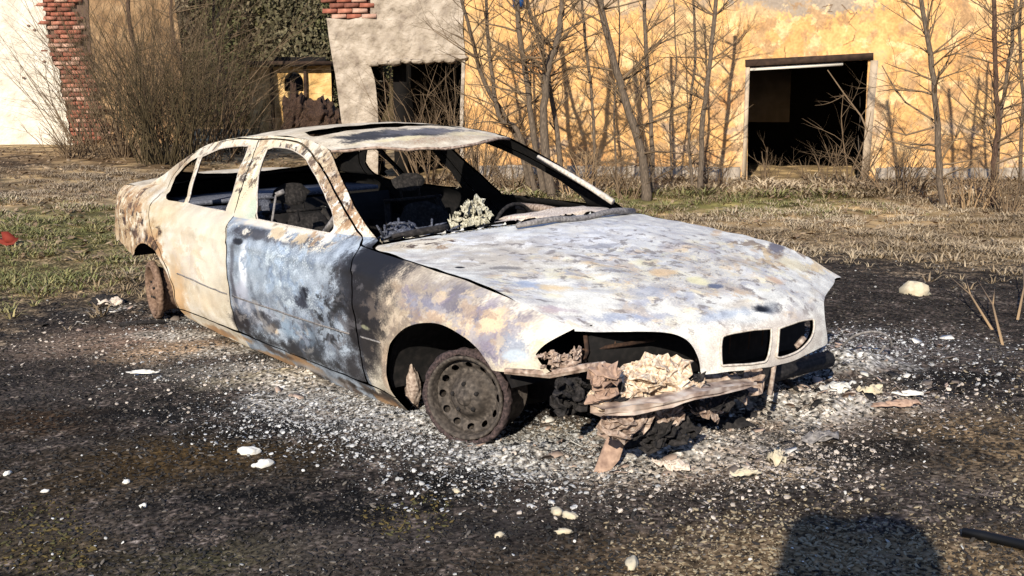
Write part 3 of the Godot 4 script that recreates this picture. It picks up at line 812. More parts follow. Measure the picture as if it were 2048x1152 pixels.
	var far_kidney := [Vector2(-0.022, 1.300), Vector2(-0.036, 1.293), Vector2(-0.134, 1.285), Vector2(-0.225, 1.288), Vector2(-0.238, 1.30), Vector2(-0.222, 1.335), Vector2(-0.19, 1.368), Vector2(-0.14, 1.392), Vector2(-0.08, 1.406), Vector2(-0.01, 1.412), Vector2(0.012, 1.402), Vector2(-0.003, 1.352)]
	var bonnet := panel("bonnet", smooth(hood_o, 4, 50), [smooth(near_kidney, 3, 70), smooth(far_kidney, 3, 70)], hood_p, hood_uv, Vector2(0.03, 0.03), hood_mat, soot, car, centre, 0.014)
	tag(bonnet, "whitish bonnet mottled with ochre and blue heat scale, with two empty kidney-shaped grille holes")
	# folded rims of the two grille holes
	for q in [near_kidney, far_kidney]:
		var st := stool()
		var line := []
		for v in smooth(q, 3, 70): line.append(hood_p(v.x, v.y) + Vector3(0.003, 0, 0))
		line.append(line[0])
		tube(st, line, [0.0042], 6, false)
		finish("grille_rim", st, M.rim_pale, car)
	# roof with the sunroof gone
	var ro := []
	for k in 13:
		var z := lerpf(-0.52, 0.52, k / 12.0)
		ro.append(Vector2(z, -1.05 - 0.57 * z * z))
	for k in range(RX.size() - 2, -1, -1): ro.append(Vector2(side_z(RX[k], RY[k]) - 0.004, RX[k]))
	for k in range(0, RX.size() - 1): ro.append(Vector2(-side_z(RX[k], RY[k]) + 0.004, RX[k]))
	var sunroof := [Vector2(-0.44, -1.46), Vector2(0.42, -1.47), Vector2(0.43, -1.52), Vector2(0.40, -1.64), Vector2(-0.43, -1.63), Vector2(-0.45, -1.5)]
	var back_glass := [Vector2(-0.46, -2.40), Vector2(-0.2, -2.36), Vector2(0.2, -2.36), Vector2(0.46, -2.40), Vector2(0.52, -2.7), Vector2(0.56, -2.93), Vector2(0.2, -2.99), Vector2(-0.2, -2.99), Vector2(-0.56, -2.93), Vector2(-0.52, -2.7)]
	panel("roof", smooth(ro, 2, 30), [smooth(sunroof, 3), smooth(back_glass, 3)], roof_p, roof_uv, Vector2(0.05, 0.04), roof_mat, soot, car, centre, 0.014)
	# folded edge of the roof over the missing windscreen
	var hst := stool()
	var hl := []
	for k in 17:
		var z := lerpf(0.52, -0.52, k / 16.0)
		hl.append(roof_p(z, -1.05 - 0.57 * z * z) + Vector3(0.002, -0.006 - 0.003 * sin(k * 1.7), 0))
	tube(hst, hl, [0.0075], 6)
	finish("roof_edge", hst, M.crust_brown, car)
	# boot lid and tail panel
	var boot_p := func(z: float, u: float) -> Vector3:
		var x := cr([0.0, 0.5, 0.62, 0.7, 1.1], [-3.06, -3.55, -3.645, -3.67, -3.62], u) + 0.16 * z * z
		var y := cr([0.0, 0.5, 0.62, 0.7, 1.1], [1.062, 1.060, 1.03, 0.97, 0.60], u) - 0.05 * pow(absf(z) / 0.7, 2.2)
		return E(x, y, z)
	var bo := [Vector2(-0.70, 0.0), Vector2(0.70, 0.0), Vector2(0.70, 0.3), Vector2(0.66, 0.62), Vector2(0.60, 1.08), Vector2(-0.60, 1.08), Vector2(-0.66, 0.62), Vector2(-0.70, 0.3)]
	panel("boot_lid", smooth(bo, 3), [], boot_p, func(z: float, u: float) -> Vector2: return Vector2((z + 0.8) / 1.6, u / 2.3), Vector2(0.06, 0.05), roof_mat, soot, car, centre)
	# cowl between bonnet and windscreen
	var cowl_p := func(z: float, u: float) -> Vector3:
		var a := hood_p(z, 0.0)
		return a + Vector3(-u * 0.16, 0.006 - u * 0.02 + 0.006 * bump.get_noise_2d(z * 300, u * 90), 0)
	panel("cowl", smooth([Vector2(-0.66, 0.02), Vector2(0.66, 0.02), Vector2(0.66, 1.0), Vector2(-0.66, 1.0)], 3), [], cowl_p, func(z: float, u: float) -> Vector2: return Vector2((z + 0.8) / 1.6, 0.05 + u * 0.15), Vector2(0.04, 0.1), hood_mat, soot, car, centre)
	build_underside()
	build_cabin()
	build_wheels()
	build_front_wreck()

func build_underside() -> void:
	var st := stool()
	box(st, E(-1.45, 0.215, 0), Vector3(2.0 * 0.58, 0.02, 0.76 * KZ))
	for s in [-1, 1]: box(st, E(-1.4, 0.20, s * 0.5), Vector3(1.0, 0.03, 0.04))
	box(st, E(-1.4, 0.27, 0), Vector3(1.05, 0.05, 0.13))
	finish("floor_pan", st, M.rust_dark, car)
	st = stool()
	box(st, E(-0.52, 0.56, 0), Vector3(0.02, 0.27, 0.72))
	finish("bulkhead", st, M.soot, car)
	for s in [-1.0, 1.0]:
		# inner wheel arches
		for cx in [0.01, -2.725]:
			if s < 0 and cx > 0: continue
			st = stool()
			for k in 14:
				var a0 := deg_to_rad(24 + (164.0 if cx > -1.0 else 122.0) * k / 14.0)
				var a1 := deg_to_rad(24 + (164.0 if cx > -1.0 else 122.0) * (k + 1) / 14.0)
				var r := 0.365
				var p := [Vector2(cx + r * cos(a0), 0.325 + r * sin(a0)), Vector2(cx + r * cos(a1), 0.325 + r * sin(a1))]
				quad(st, E(p[0].x, p[0].y, s * 0.845), E(p[1].x, p[1].y, s * 0.845), E(p[1].x, p[1].y, s * 0.50), E(p[0].x, p[0].y, s * 0.50))
			quad(st, E(cx - 0.37, 0.22 if cx > -1.0 else 0.45, s * 0.50), E(cx + 0.30, 0.30, s * 0.50), E(cx + 0.37, 0.70, s * 0.50), E(cx - 0.37, 0.70, s * 0.50))
			finish("inner_wheel_arch", st, M.soot, car)
	st = stool()
	# what is left of the engine, the front panel and the subframe
	lump(st, E(0.12, 0.50, 0.0), Vector3(0.38, 0.15, 0.24), 0.3, 3, 18)
	tube(st, [E(0.34, 0.34, -0.5), E(0.36, 0.36, 0), E(0.34, 0.34, 0.45)], [0.04], 8)
	for s in [-1, 1]:
		box(st, E(0.22, 0.42, s * 0.48), Vector3(0.22, 0.045, 0.04))
		tube(st, [E(0.0, 0.25, s * 0.2), E(0.02, 0.27, s * 0.74)], [0.03], 8)
		tube(st, [E(0.05, 0.30, s * 0.68), E(0.0, 0.72, s * 0.60)], [0.035, 0.045], 10)
	finish("engine_remains", st, M.soot, car)
	st = stool()
	# dark front panel well behind the lamp and grille openings
	box(st, E(0.43, 0.56, 0.06), Vector3(0.015, 0.12, 0.52))
	finish("radiator_panel", st, M.soot, car)
	st = stool()
	for cx in [-2.725]:
		tube(st, [E(cx, 0.27, -0.74), E(cx, 0.27, 0.74)], [0.035], 8)
		lump(st, E(cx, 0.28, 0), Vector3(0.17, 0.11, 0.16), 0.15, 8, 12)
	finish("rear_axle", st, M.rust_dark, car)

func build_cabin() -> void:
	var st := stool()
	# dashboard frame
	tube(st, [E(-0.72, 0.74, -0.68), E(-0.72, 0.76, 0), E(-0.72, 0.74, 0.68)], [0.035], 8)
	tube(st, [E(-0.66, 0.86, -0.64), E(-0.62, 0.875, 0), E(-0.66, 0.86, 0.64)], [0.018], 6)
	for z in [-0.5, -0.15, 0.2, 0.55]:
		tube(st, [E(-0.72, 0.74, z), E(-0.66, 0.86, z + 0.03)], [0.014], 5)
		tube(st, [E(-0.72, 0.74, z), E(-0.62, 0.40, z * 0.9)], [0.016], 5)
	finish("dashboard_frame", st, M.char, car)
	st = stool()
	# charred heap on the near side of the dashboard
	for i in 60:
		var c := E(-0.80 + rng.randf_range(-0.07, 0.10), 0.865 + rng.randf_range(0.0, 0.06), rng.randf_range(0.22, 0.56))
		c.y += 0.05 * (1.0 - absf(c.z - 0.40) / 0.2) * rng.randf()
		if i % 3 == 0:
			lump(st, c - Vector3(0, 0.02, 0), Vector3(rng.randf_range(0.02, 0.05), rng.randf_range(0.012, 0.03), rng.randf_range(0.02, 0.05)), 0.6, i, 8)
		else:
			var d := Vector3(rng.randf_range(-1, 1), rng.randf_range(-0.4, 0.5), rng.randf_range(-1, 1)).normalized() * rng.randf_range(0.02, 0.055)
			tube(st, [c - d, c + Vector3(0, rng.randf_range(0, 0.025), 0), c + d], [0.003, 0.0065, 0.004], 5)
	finish("charred_dashboard", st, M.blue_char, car)
	st = stool()
	# pale ash of a burnt cushion, standing up behind the middle of the dashboard
	st.set_smooth_group(-1)
	for i in 48:
		var t := i / 47.0
		var c := E(-0.93 + rng.randf_range(-0.04, 0.04), 0.80 + t * 0.20, -0.04 + rng.randf_range(-0.095, 0.095) * (1.0 - 0.25 * t))
		var size := rng.randf_range(0.012, 0.036)
		scrap(st, c, Basis.from_euler(Vector3(rng.randf_range(-0.5, 0.5), rng.randf_range(-0.8, 0.8), -1.2 + rng.randf_range(-0.7, 0.7))), ragged_outline(size * 1.2, size * 0.7, 11, 0.45), 0.004, size * 0.8, i, 3)
	tag(finish("cushion_ash", st, M.pale_ash, car), "pale greenish-white ash column of a burnt cushion")
	# seats stripped to their frames
	for z in [-0.37, 0.37]:
		st = stool()
		for e in [-0.22, 0.22]:
			tube(st, [E(-1.15, 0.42, z + e), E(-1.60, 0.40, z + e), E(-1.78, 0.72, z + e * 0.95), E(-1.86, 0.93, z + e * 0.75)], [0.018], 6)
		for y in [0.44, 0.60, 0.76, 0.92]:
			tube(st, [E(-1.62 - (y - 0.44) * 0.48, y, z - 0.2), E(-1.60 - (y - 0.44) * 0.48, y + 0.01, z + 0.2)], [0.010], 5)
		for k in 7:
			tube(st, [E(-1.20 - k * 0.06, 0.42, z - 0.21), E(-1.20 - k * 0.06, 0.40, z), E(-1.20 - k * 0.06, 0.42, z + 0.21)], [0.006], 4)
		for e in [-0.06, 0.06]:
			tube(st, [E(-1.86, 0.93, z + e), E(-1.88, 1.04, z + e)], [0.007], 5)
		finish("seat_frame", st, M.char, car)
		st = stool()
		scrap(st, E(-1.70, 0.66, z), Basis(Vector3(0, 0, 1), Vector3(0.93, 0.36, 0), Vector3(-0.36, 0.93, 0)), ragged_outline(0.20, 0.23, 26, 0.10), 0.012, 0.05, int(z * 50), 5)
		finish("charred_seat_back", st, M.char, car)
		st = stool()
		scrap(st, E(-1.88, 1.03, z), Basis(Vector3(0, 0, 1), Vector3(0.93, 0.36, 0), Vector3(-0.36, 0.93, 0)), ragged_outline(0.10, 0.06, 14, 0.12), 0.010, 0.02, 3, 3)
		finish("charred_headrest", st, M.char, car)
	st = stool()
	# rear seat back, parcel shelf and the brace behind
	box(st, E(-2.50, 0.62, 0), Vector3(0.02, 0.24, 0.66), Basis(Vector3(0, 0, 1), 0.22))
	finish("rear_seat_panel", st, M.soot, car)
	st = stool()
	box(st, E(-2.80, 0.93, 0), Vector3(0.27, 0.012, 0.62))
	finish("parcel_shelf", st, M.blue_char, car)
	st = stool()
	for k in 16:
		var c := E(rng.randf_range(-2.4, -2.0), rng.randf_range(0.86, 0.93), rng.randf_range(0.30, 0.66))
		lump(st, c, Vector3(rng.randf_range(0.03, 0.08), rng.randf_range(0.015, 0.04), rng.randf_range(0.03, 0.08)), 0.7, k + 200, 8)
	finish("rear_seat_remains", st, M.blue_char, car)
	# steering wheel ring on its column
	st = stool()
	var ring := []
	for k in 25:
		var a := TAU * k / 24.0
		ring.append(E(-1.02, 0.80, -0.37) + Vector3(cos(a) * 0.07, sin(a) * 0.13, 0).rotated(Vector3(0, 1, 0), 0.0) + Vector3(0, 0, cos(a) * 0.17))
	tube(st, ring, [0.010], 6, false)
	tube(st, [E(-0.72, 0.66, -0.37), E(-1.02, 0.80, -0.37)], [0.022], 8)
	finish("steering_wheel", st, M.char, car)
	# window guide rail and belt post seen through the front window
	st = stool()
	tube(st, [E(-1.46, 0.90, 0.72), E(-1.50, 1.08, 0.66)], [0.006], 5)
	tube(st, [E(-1.50, 1.08, 0.66), E(-1.49, 1.10, 0.62)], [0.014], 6)
	tube(st, [E(-1.02, 0.90, 0.70), E(-0.92, 1.05, 0.66)], [0.016], 6)
	finish("window_guide_rail", st, M.scale_grey, car)
	# broken mirror foot at the far pillar
	st = stool()
	for p in [E(-0.66, 0.93, -0.72), E(-0.80, 0.93, -0.735), E(-0.80, 1.03, -0.69)]: st.add_vertex(p)
	for p in [E(-0.66, 0.93, -0.69), E(-0.80, 1.03, -0.66), E(-0.80, 0.93, -0.705)]: st.add_vertex(p)
	finish("mirror_foot", st, M.soot, car)
	# burnt screen trim: one long piece along the back of the bonnet, one short piece at the near corner
	st = stool()
	var pts := []
	for k in 9:
		var z := lerpf(0.16, -0.70, k / 8.0)
		pts.append(hood_p(z, 0.10 - 0.06 * k / 8.0) + Vector3(0, 0.016 + 0.008 * sin(k * 1.3), 0))
	tube(st, pts, [0.010, 0.014, 0.014, 0.013, 0.013, 0.014, 0.015, 0.017, 0.018], 7)
	tag(finish("wiper_trim", st, M.scale_grey, car), "long bent grey wiper trim along the rear of the bonnet")
	# ash lying on the scuttle, door-top and pillar trims on the far side
	st = stool()
	lump(st, E(-0.70, 0.915, -0.34), Vector3(0.16, 0.035, 0.30), 0.4, 77, 36)
	finish("scuttle_ash", st, M.pale_scrap, car)
	st = stool()
	tube(st, [Vector3(-1.697, 0.729, -0.702), Vector3(-1.470, 0.727, -0.702), Vector3(-1.231, 0.716, -0.702), Vector3(-1.007, 0.708, -0.702)], [0.020, 0.024, 0.022, 0.014], 8)
	finish("door_top_trim", st, M.scale_tan, car)
	st = stool()
	tube(st, [Vector3(-1.196, 1.024, -0.488), Vector3(-1.030, 0.952, -0.527), Vector3(-0.887, 0.882, -0.566), Vector3(-0.764, 0.813, -0.605)], [0.011, 0.013, 0.014, 0.015], 7)
	finish("pillar_trim", st, M.rim_pale, car)
	st = stool()
	lump(st, Vector3(-0.431, 0.213, 0.722), Vector3(0.035, 0.085, 0.03), 0.4, 31, 24)
	finish("arch_liner", st, M.scale_tan, car)
	st = stool()
	pts = []
	for k in 6:
		var z := lerpf(0.62, 0.36, k / 5.0)
		pts.append(hood_p(z, 0.0) + Vector3(-0.03 - 0.012 * k, 0.016, 0))
	tube(st, pts, [0.012, 0.015, 0.017, 0.017, 0.016, 0.012], 6)
	finish("screen_trim", st, M.char, car)

func steel_wheel(called: String, at: Vector3, basis: Basis, brown: bool) -> Node3D:
	var w := Node3D.new()
	w.name = called
	w.transform = Transform3D(basis, at)
	car.add_child(w, true)
	var st := stool()
	# barrel and lips; the face looks along +z
	lathe(st, [Vector2(0.137, 0.004), Vector2(0.143, 0.012), Vector2(0.150, 0.014), Vector2(0.153, 0.006), Vector2(0.150, -0.004), Vector2(0.141, -0.012), Vector2(0.139, -0.045), Vector2(0.128, -0.075), Vector2(0.128, -0.13), Vector2(0.139, -0.15), Vector2(0.141, -0.185), Vector2(0.152, -0.19), Vector2(0.152, -0.197), Vector2(0.143, -0.197), Vector2(0.134, -0.18), Vector2(0.123, -0.13), Vector2(0.123, -0.075), Vector2(0.134, -0.03), Vector2(0.137, 0.004)], 56)
	finish("rim", st, M.wheel_brown if brown else M.wheel_steel, w)
	st = stool()
	# ragged wire and char where the tyre was
	lathe(st, [Vector2(0.154, 0.004), Vector2(0.163, 0.010), Vector2(0.174, 0.004), Vector2(0.178, -0.012), Vector2(0.172, -0.026), Vector2(0.160, -0.030), Vector2(0.150, -0.020), Vector2(0.150, -0.006), Vector2(0.154, 0.004)], 64, 0.05)
	finish("tyre_wire", st, M.wheel_brown if brown else M.tyre_char, w)
	# dished disc with a ring of holes
	var depth := func(r: float) -> float:
		return cr([0.0, 0.035, 0.042, 0.060, 0.085, 0.098, 0.118, 0.132, 0.140], [0.000, 0.000, -0.004, -0.014, -0.050, -0.054, -0.038, -0.036, -0.048], r) + 0.008
	var f := func(x: float, y: float) -> Vector3:
		return Vector3(x, y, depth.call(Vector2(x, y).length()))
	var o := PackedVector2Array()
	for k in 40: o.append(Vector2(0.136, 0).rotated(TAU * k / 40))
	var holes := []
	for k in 12:
		var c := Vector2(0.1135, 0).rotated(TAU * k / 12.0)
		var q := PackedVector2Array()
		for j in 12:
			q.append(c + Vector2(0.0105 * cos(TAU * j / 12), 0.0145 * sin(TAU * j / 12)).rotated(TAU * k / 12.0))
		holes.append(q)
	for k in 5:
		var c := Vector2(0.050, 0).rotated(TAU * (k + 0.3) / 5.0)
		var q := PackedVector2Array()
		for j in 8: q.append(c + Vector2(0.0055, 0).rotated(TAU * j / 8))
		holes.append(q)
	panel("wheel_disc", o, holes, f, func(x: float, y: float) -> Vector2: return Vector2(x, y) * 3.0, Vector2(0.012, 0.012), M.wheel_brown if brown else M.wheel_steel, M.soot, w, Vector3(0, 0, -1), 0.004)
	st = stool()
	lathe(st, [Vector2(0.0, 0.020), Vector2(0.020, 0.019), Vector2(0.029, 0.012), Vector2(0.031, 0.0), Vector2(0.031, -0.02)], 24)
	finish("hub", st, M.wheel_brown if brown else M.wheel_steel, w)
	for k in 5:
		st = stool()
		var c := Vector2(0.050, 0).rotated(TAU * (k + 0.3) / 5.0)
		tube(st, [Vector3(c.x, c.y, -0.01), Vector3(c.x, c.y, 0.010)], [0.0075], 6)
		finish("wheel_bolt", st, M.char, w)
	st = stool()
	lathe(st, [Vector2(0.03, -0.08), Vector2(0.115, -0.085), Vector2(0.115, -0.105), Vector2(0.03, -0.11)], 32)
	finish("brake_disc", st, M.rust_dark, w)
	return w

func build_wheels() -> void:
	var fc := Vector3(0.088, 0.291, 0.800)
	steel_wheel("front_wheel", fc, Basis(Vector3.UP, 0.50) * Basis(Vector3.RIGHT, -0.04), false)
	steel_wheel("front_wheel", Vector3(0.0, 0.29, -0.80), Basis(Vector3.UP, PI + 0.50), false)
	steel_wheel("rear_wheel", Vector3(-3.402, 0.260, 0.809), Basis(Vector3.UP, -0.10), true)
	steel_wheel("rear_wheel", Vector3(-3.32, 0.26, -0.80), Basis(Vector3.UP, PI), true)

func build_front_wreck() -> void:
	var st := stool()
	# bumper beam, dropped and bent: near end low, running across to the far side
	var a := Vector3(0.854, 0.405, 0.811)
	var b := Vector3(0.891, 0.399, 0.436)
	var c := Vector3(0.805, 0.357, 0.113)
	var beam := func(p: Array, hh: Array, dd: float, sd: int) -> void:
		# a crumpled box section along the points
		var rows := []
		for i in 13:
			var t := i / 12.0 * (p.size() - 1)
			var k := mini(int(t), p.size() - 2)
			var q: Vector3 = p[k].lerp(p[k + 1], t - k)
			var h: float = lerpf(hh[k], hh[k + 1], t - k)
			var row := []
			for e in [[-1, 1], [-0.4, 1.15], [0.4, 1.1], [1, 0.75], [1, 0.1], [0.85, -0.5], [1, -0.9], [0.3, -1.05], [-1, -1]]:
				var n := Vector3(bump.get_noise_2d(i * 9.0 + sd, e[1] * 30 + e[0] * 70), bump.get_noise_2d(i * 9.0 + 50 + sd, e[1] * 30 + e[0] * 50), 0)
				row.append(q + Vector3(e[0] * dd, e[1] * h, 0) + n * 0.010)
			rows.append(row)
		for i in 12:
			for j in 9:
				quad(st, rows[i][j], rows[i][(j + 1) % 9], rows[i + 1][(j + 1) % 9], rows[i + 1][j])
	st.set_smooth_group(-1)
	beam.call([a, a.lerp(b, 0.5) + Vector3(0.03, 0, 0), b, c], [0.013, 0.015, 0.012, 0.006], 0.032, 0)
	tag(finish("bumper_beam", st, M.beam, car), "bent scorched bumper beam hanging below the lamp opening")
	st = stool()
	# the melted bumper: a collapsed heap of torn plates, cream on top, pinkish below, black in the tears
	var heaps := [
		["bumper_crust", M.crust, "cream torn crust of melted bumper under the near lamp opening", [[Vector3(0.805, 0.439, 0.562), 0.050, 0.050, 0.120, 46, 0.030, 0.075], [Vector3(0.830, 0.394, 0.443), 0.03, 0.022, 0.060, 16, 0.02, 0.045], [Vector3(0.830, 0.419, 0.732), 0.02, 0.022, 0.05, 12, 0.02, 0.04]]],
		["bumper_flap", M.tan_scrap, "pinkish torn flap at the left end of the crust", [[Vector3(0.854, 0.484, 0.787), 0.02, 0.045, 0.028, 14, 0.025, 0.050]]],
		["bumper_remains", M.crust_brown, "", [[Vector3(0.805, 0.307, 0.498), 0.03, 0.03, 0.05, 16, 0.02, 0.05], [Vector3(0.756, 0.282, 0.230), 0.04, 0.02, 0.09, 18, 0.02, 0.05], [Vector3(0.842, 0.336, 0.685), 0.03, 0.028, 0.085, 30, 0.025, 0.055], [Vector3(0.732, 0.329, 0.134), 0.04, 0.020, 0.12, 26, 0.02, 0.06]]],
		["melted_black_bits", M.char, "", [[Vector3(0.805, 0.254, 0.500), 0.05, 0.025, 0.12, 26, 0.015, 0.045], [Vector3(0.610, 0.391, 0.728), 0.04, 0.05, 0.06, 20, 0.015, 0.05], [Vector3(0.830, 0.284, 0.615), 0.04, 0.035, 0.10, 26, 0.015, 0.04], [Vector3(0.842, 0.445, 0.727), 0.03, 0.03, 0.03, 10, 0.015, 0.035], [Vector3(0.817, 0.408, 0.381), 0.03, 0.03, 0.04, 12, 0.015, 0.03], [Vector3(0.756, 0.308, 0.229), 0.05, 0.02, 0.14, 24, 0.015, 0.04]]],
	]
	for hp in heaps:
		st = stool()
		st.set_smooth_group(-1)
		for q in hp[3]:
			for k in q[4]:
				var d := Vector3(rng.randf_range(-1, 1), rng.randf_range(-1, 1), rng.randf_range(-1, 1)).limit_length(1.0)
				var size := rng.randf_range(q[5], q[6])
				var turn := Basis.from_euler(Vector3(rng.randf_range(-0.7, 0.7), rng.randf_range(-0.6, 0.6), rng.randf_range(-0.9, 0.1)))
				scrap(st, q[0] + d * Vector3(q[1], q[2], q[3]), turn, ragged_outline(size * 0.7, size, 11, 0.28), 0.005, size * 0.45, k, 3)
		var heap := finish(hp[0], st, hp[1], car)
		if hp[2]: tag(heap, hp[2])
	st = stool()
	# crumbled lamp pieces in the corner of the wing
	st.set_smooth_group(-1)
	for k in 30:
		var p := (Vector3(0.537, 0.499, 0.779)).lerp(Vector3(0.598, 0.496, 0.663), rng.randf()) + Vector3(rng.randf_range(-0.03, 0.02), rng.randf_range(-0.035, 0.022), rng.randf_range(-0.02, 0.02))
		scrap(st, p, Basis.from_euler(Vector3(rng.randf_range(0, 3), rng.randf_range(0, 6), rng.randf_range(0, 3))), ragged_outline(rng.randf_range(0.010, 0.026), rng.randf_range(0.008, 0.016), 8, 0.4), 0.004, 0.014, k, 2)
	tube(st, [Vector3(0.439, 0.463, 0.861), Vector3(0.561, 0.458, 0.769), Vector3(0.634, 0.478, 0.682), Vector3(0.708, 0.498, 0.659)], [0.010, 0.014, 0.014, 0.01], 6)
	finish("lamp_remains", st, M.crust_brown, car)
	# bare brackets left inside the lamp and grille openings
	st = stool()
	for z in [0.62, 0.50, 0.36]:
		tube(st, [E(0.40, 0.50, z), E(0.44, 0.60, z - 0.01), E(0.42, 0.69, z - 0.02)], [0.009], 5)
	tube(st, [E(0.42, 0.60, 0.66), E(0.47, 0.605, 0.34)], [0.008], 5)
	for z in [0.20, 0.12, 0.04, -0.06, -0.13, -0.20]:
		tube(st, [E(0.52, 0.50, z), E(0.53, 0.64, z)], [0.004], 4)
	finish("lamp_bracket", st, M.rust_dark, car)
	st = stool()
	# stay hanging under the grille, cross member behind it
	tube(st, [Vector3(0.817, 0.405, 0.010), Vector3(0.817, 0.367, 0.015), Vector3(0.817, 0.300, 0.030)], [0.010, 0.008, 0.010], 6)
	tube(st, [Vector3(0.708, 0.386, 0.250), Vector3(0.732, 0.364, 0.181), Vector3(0.732, 0.352, 0.098)], [0.022, 0.020, 0.012], 7)
	tube(st, [Vector3(0.781, 0.459, -0.182), Vector3(0.781, 0.439, -0.151), Vector3(0.781, 0.407, -0.172)], [0.012, 0.014, 0.008], 6)
	finish("grille_stay", st, M.scale_tan, car)
	st = stool()
	tube(st, [E(0.45, 0.33, -0.6), E(0.48, 0.34, 0), E(0.45, 0.33, 0.45)], [0.035], 8)
	finish("cross_member", st, M.char, car)

# ---------------------------------------------------------------- ground and what lies on it
func scorch(x: float, z: float) -> float:
	# 1 where the fire burnt the ground black, 0 on untouched grass
	var d := Vector2((x - 0.1) / 4.3, (z + 4.9) / 4.5).length()
	d += 0.22 * patchy.get_noise_2d(x * 30, z * 30)
	return 1.0 - sst(0.74, 1.14, d + 0.14 * patchy.get_noise_2d(x * 110, z * 110))

func build_ground() -> void:
	var p := Paint.new(1280, 1280, Vector2(-4.8, -10.8), Vector2(4.0, -2.0), 131, 0.22, 0.045, 0.010)
	var soil := [Color(0.115, 0.105, 0.10), Color(0.175, 0.16, 0.15), Color(0.24, 0.215, 0.195), Color(0.34, 0.30, 0.27), Color(0.50, 0.46, 0.42)]
	var turf := [Color(0.34, 0.28, 0.21), Color(0.48, 0.40, 0.30), Color(0.56, 0.48, 0.36), Color(0.64, 0.55, 0.42), Color(0.70, 0.62, 0.48)]
	for y in p.h:
		for x in p.w:
			var i := y * p.w + x
			var wx := -4.8 + 8.8 * x / 1280.0
			var wz := -10.8 + 8.8 * y / 1280.0
			var v := clampf((p.wide[i] * 0.30 + p.mid[i] * 0.35 + p.fine[i] * 0.35) / 255.0, 0, 0.999)
			v = clampf((v - 0.5) * 1.7 + 0.5, 0, 0.999) * 4.0
			var n := int(v)
			var k := v - n
			var s := clampf(1.0 - (Vector2((wx - 0.1) / 4.3, (wz + 4.9) / 4.5).length() + (p.wide[i] - 128) / 128.0 * 0.16 + (p.mid[i] - 128) / 128.0 * 0.12 - 0.78) / 0.34, 0.0, 1.0)
			var a: Color = soil[n].lerp(soil[n + 1], k)
			var b: Color = turf[n].lerp(turf[n + 1], k)
			a = b.lerp(a, s)
			p.px[i * 3] = a.r
			p.px[i * 3 + 1] = a.g
			p.px[i * 3 + 2] = a.b
	var ash := Color(0.74, 0.73, 0.71)
	var warm := Color(0.64, 0.53, 0.45)
	# brownish unburnt moss, and sand to the right
	for q in [[Vector2(-1.328, -3.802), 0.9, Color(0.27, 0.21, 0.12)], [Vector2(-1.099, -4.049), 0.5, Color(0.34, 0.26, 0.14)], [Vector2(-1.961, -4.543), 0.5, Color(0.28, 0.20, 0.12)], [Vector2(-0.825, -2.987), 0.35, Color(0.36, 0.34, 0.20)], [Vector2(-1.287, -3.119), 0.4, Color(0.30, 0.25, 0.16)]]:
		p.blot(q[0], Vector2(q[1], q[1] * 0.6), q[2], 0.7, 0.8, 0.9)
	for q in [Vector2(0.397, -2.841), Vector2(0.618, -2.840), Vector2(1.173, -2.741), Vector2(1.566, -3.494), Vector2(1.536, -3.782)]:
		p.blot(q, Vector2(0.50, 0.36), Color(0.54, 0.45, 0.33), 0.85, 0.8, 0.9)
	p.blot(Vector2(0.129, -2.936), Vector2(0.7, 0.3), Color(0.29, 0.24, 0.18), 0.6, 0.8, 0.9)
	# ash: along the near side, round the wheels and in front
	p.blot(Vector2(-2.152, -6.291), Vector2(0.85, 0.55), warm, 0.85, 0.7, 0.8)
	p.blot(Vector2(-2.497, -6.245), Vector2(0.6, 0.4), Color(0.50, 0.44, 0.38), 0.7, 0.8, 0.9)
	p.blot(Vector2(-1.743, -5.931), Vector2(0.55, 0.40), Color(0.68, 0.58, 0.47), 0.85, 0.6, 0.8)
	p.blot(Vector2(-2.544, -7.380), Vector2(0.35, 0.25), ash, 0.75, 0.5, 1.0, 0.48)
	p.blot(Vector2(-1.875, -6.819), Vector2(0.30, 0.22), Color(0.60, 0.60, 0.60), 0.7, 0.6, 0.8)
	p.blot(Vector2(-1.299, -5.378), Vector2(0.60, 0.26), Color(0.58, 0.55, 0.50), 0.75, 0.7, 0.9)
	p.blot(Vector2(-1.028, -5.214), Vector2(0.45, 0.30), Color(0.74, 0.68, 0.56), 0.9, 0.5, 0.9)
	p.blot(Vector2(-0.814, -4.628), Vector2(0.38, 0.30), ash, 0.85, 0.5, 1.0, 0.44)
	p.blot(Vector2(-0.563, -4.433), Vector2(0.40, 0.34), ash, 0.85, 0.5, 1.0, 0.46)
	p.blot(Vector2(-0.388, -4.250), Vector2(0.34, 0.28), Color(0.80, 0.79, 0.77), 0.9, 0.5, 0.9, 0.42)
	p.blot(Vector2(0.062, -3.802), Vector2(0.42, 0.26), Color(0.80, 0.79, 0.76), 0.9, 0.5, 0.9, 0.40)
	p.blot(Vector2(0.026, -3.667), Vector2(0.30, 0.20), Color(0.84, 0.83, 0.80), 0.85, 0.5, 0.9, 0.44)
	p.blot(Vector2(0.209, -4.015), Vector2(0.30, 0.22), Color(0.70, 0.64, 0.54), 0.85, 0.5, 0.8)
	p.blot(Vector2(0.538, -3.668), Vector2(0.50, 0.30), Color(0.70, 0.60, 0.52), 0.85, 0.5, 0.9)
	p.blot(Vector2(0.439, -3.524), Vector2(0.40, 0.20), Color(0.78, 0.73, 0.66), 0.85, 0.5, 1.0, 0.46)
	p.blot(Vector2(0.861, -4.230), Vector2(0.45, 0.35), Color(0.64, 0.52, 0.42), 0.9, 0.5, 0.8)
	p.blot(Vector2(1.030, -3.995), Vector2(0.40, 0.26), Color(0.62, 0.55, 0.48), 0.8, 0.5, 0.9)
	p.blot(Vector2(1.295, -4.295), Vector2(0.42, 0.30), Color(0.66, 0.58, 0.52), 0.8, 0.5, 0.9)
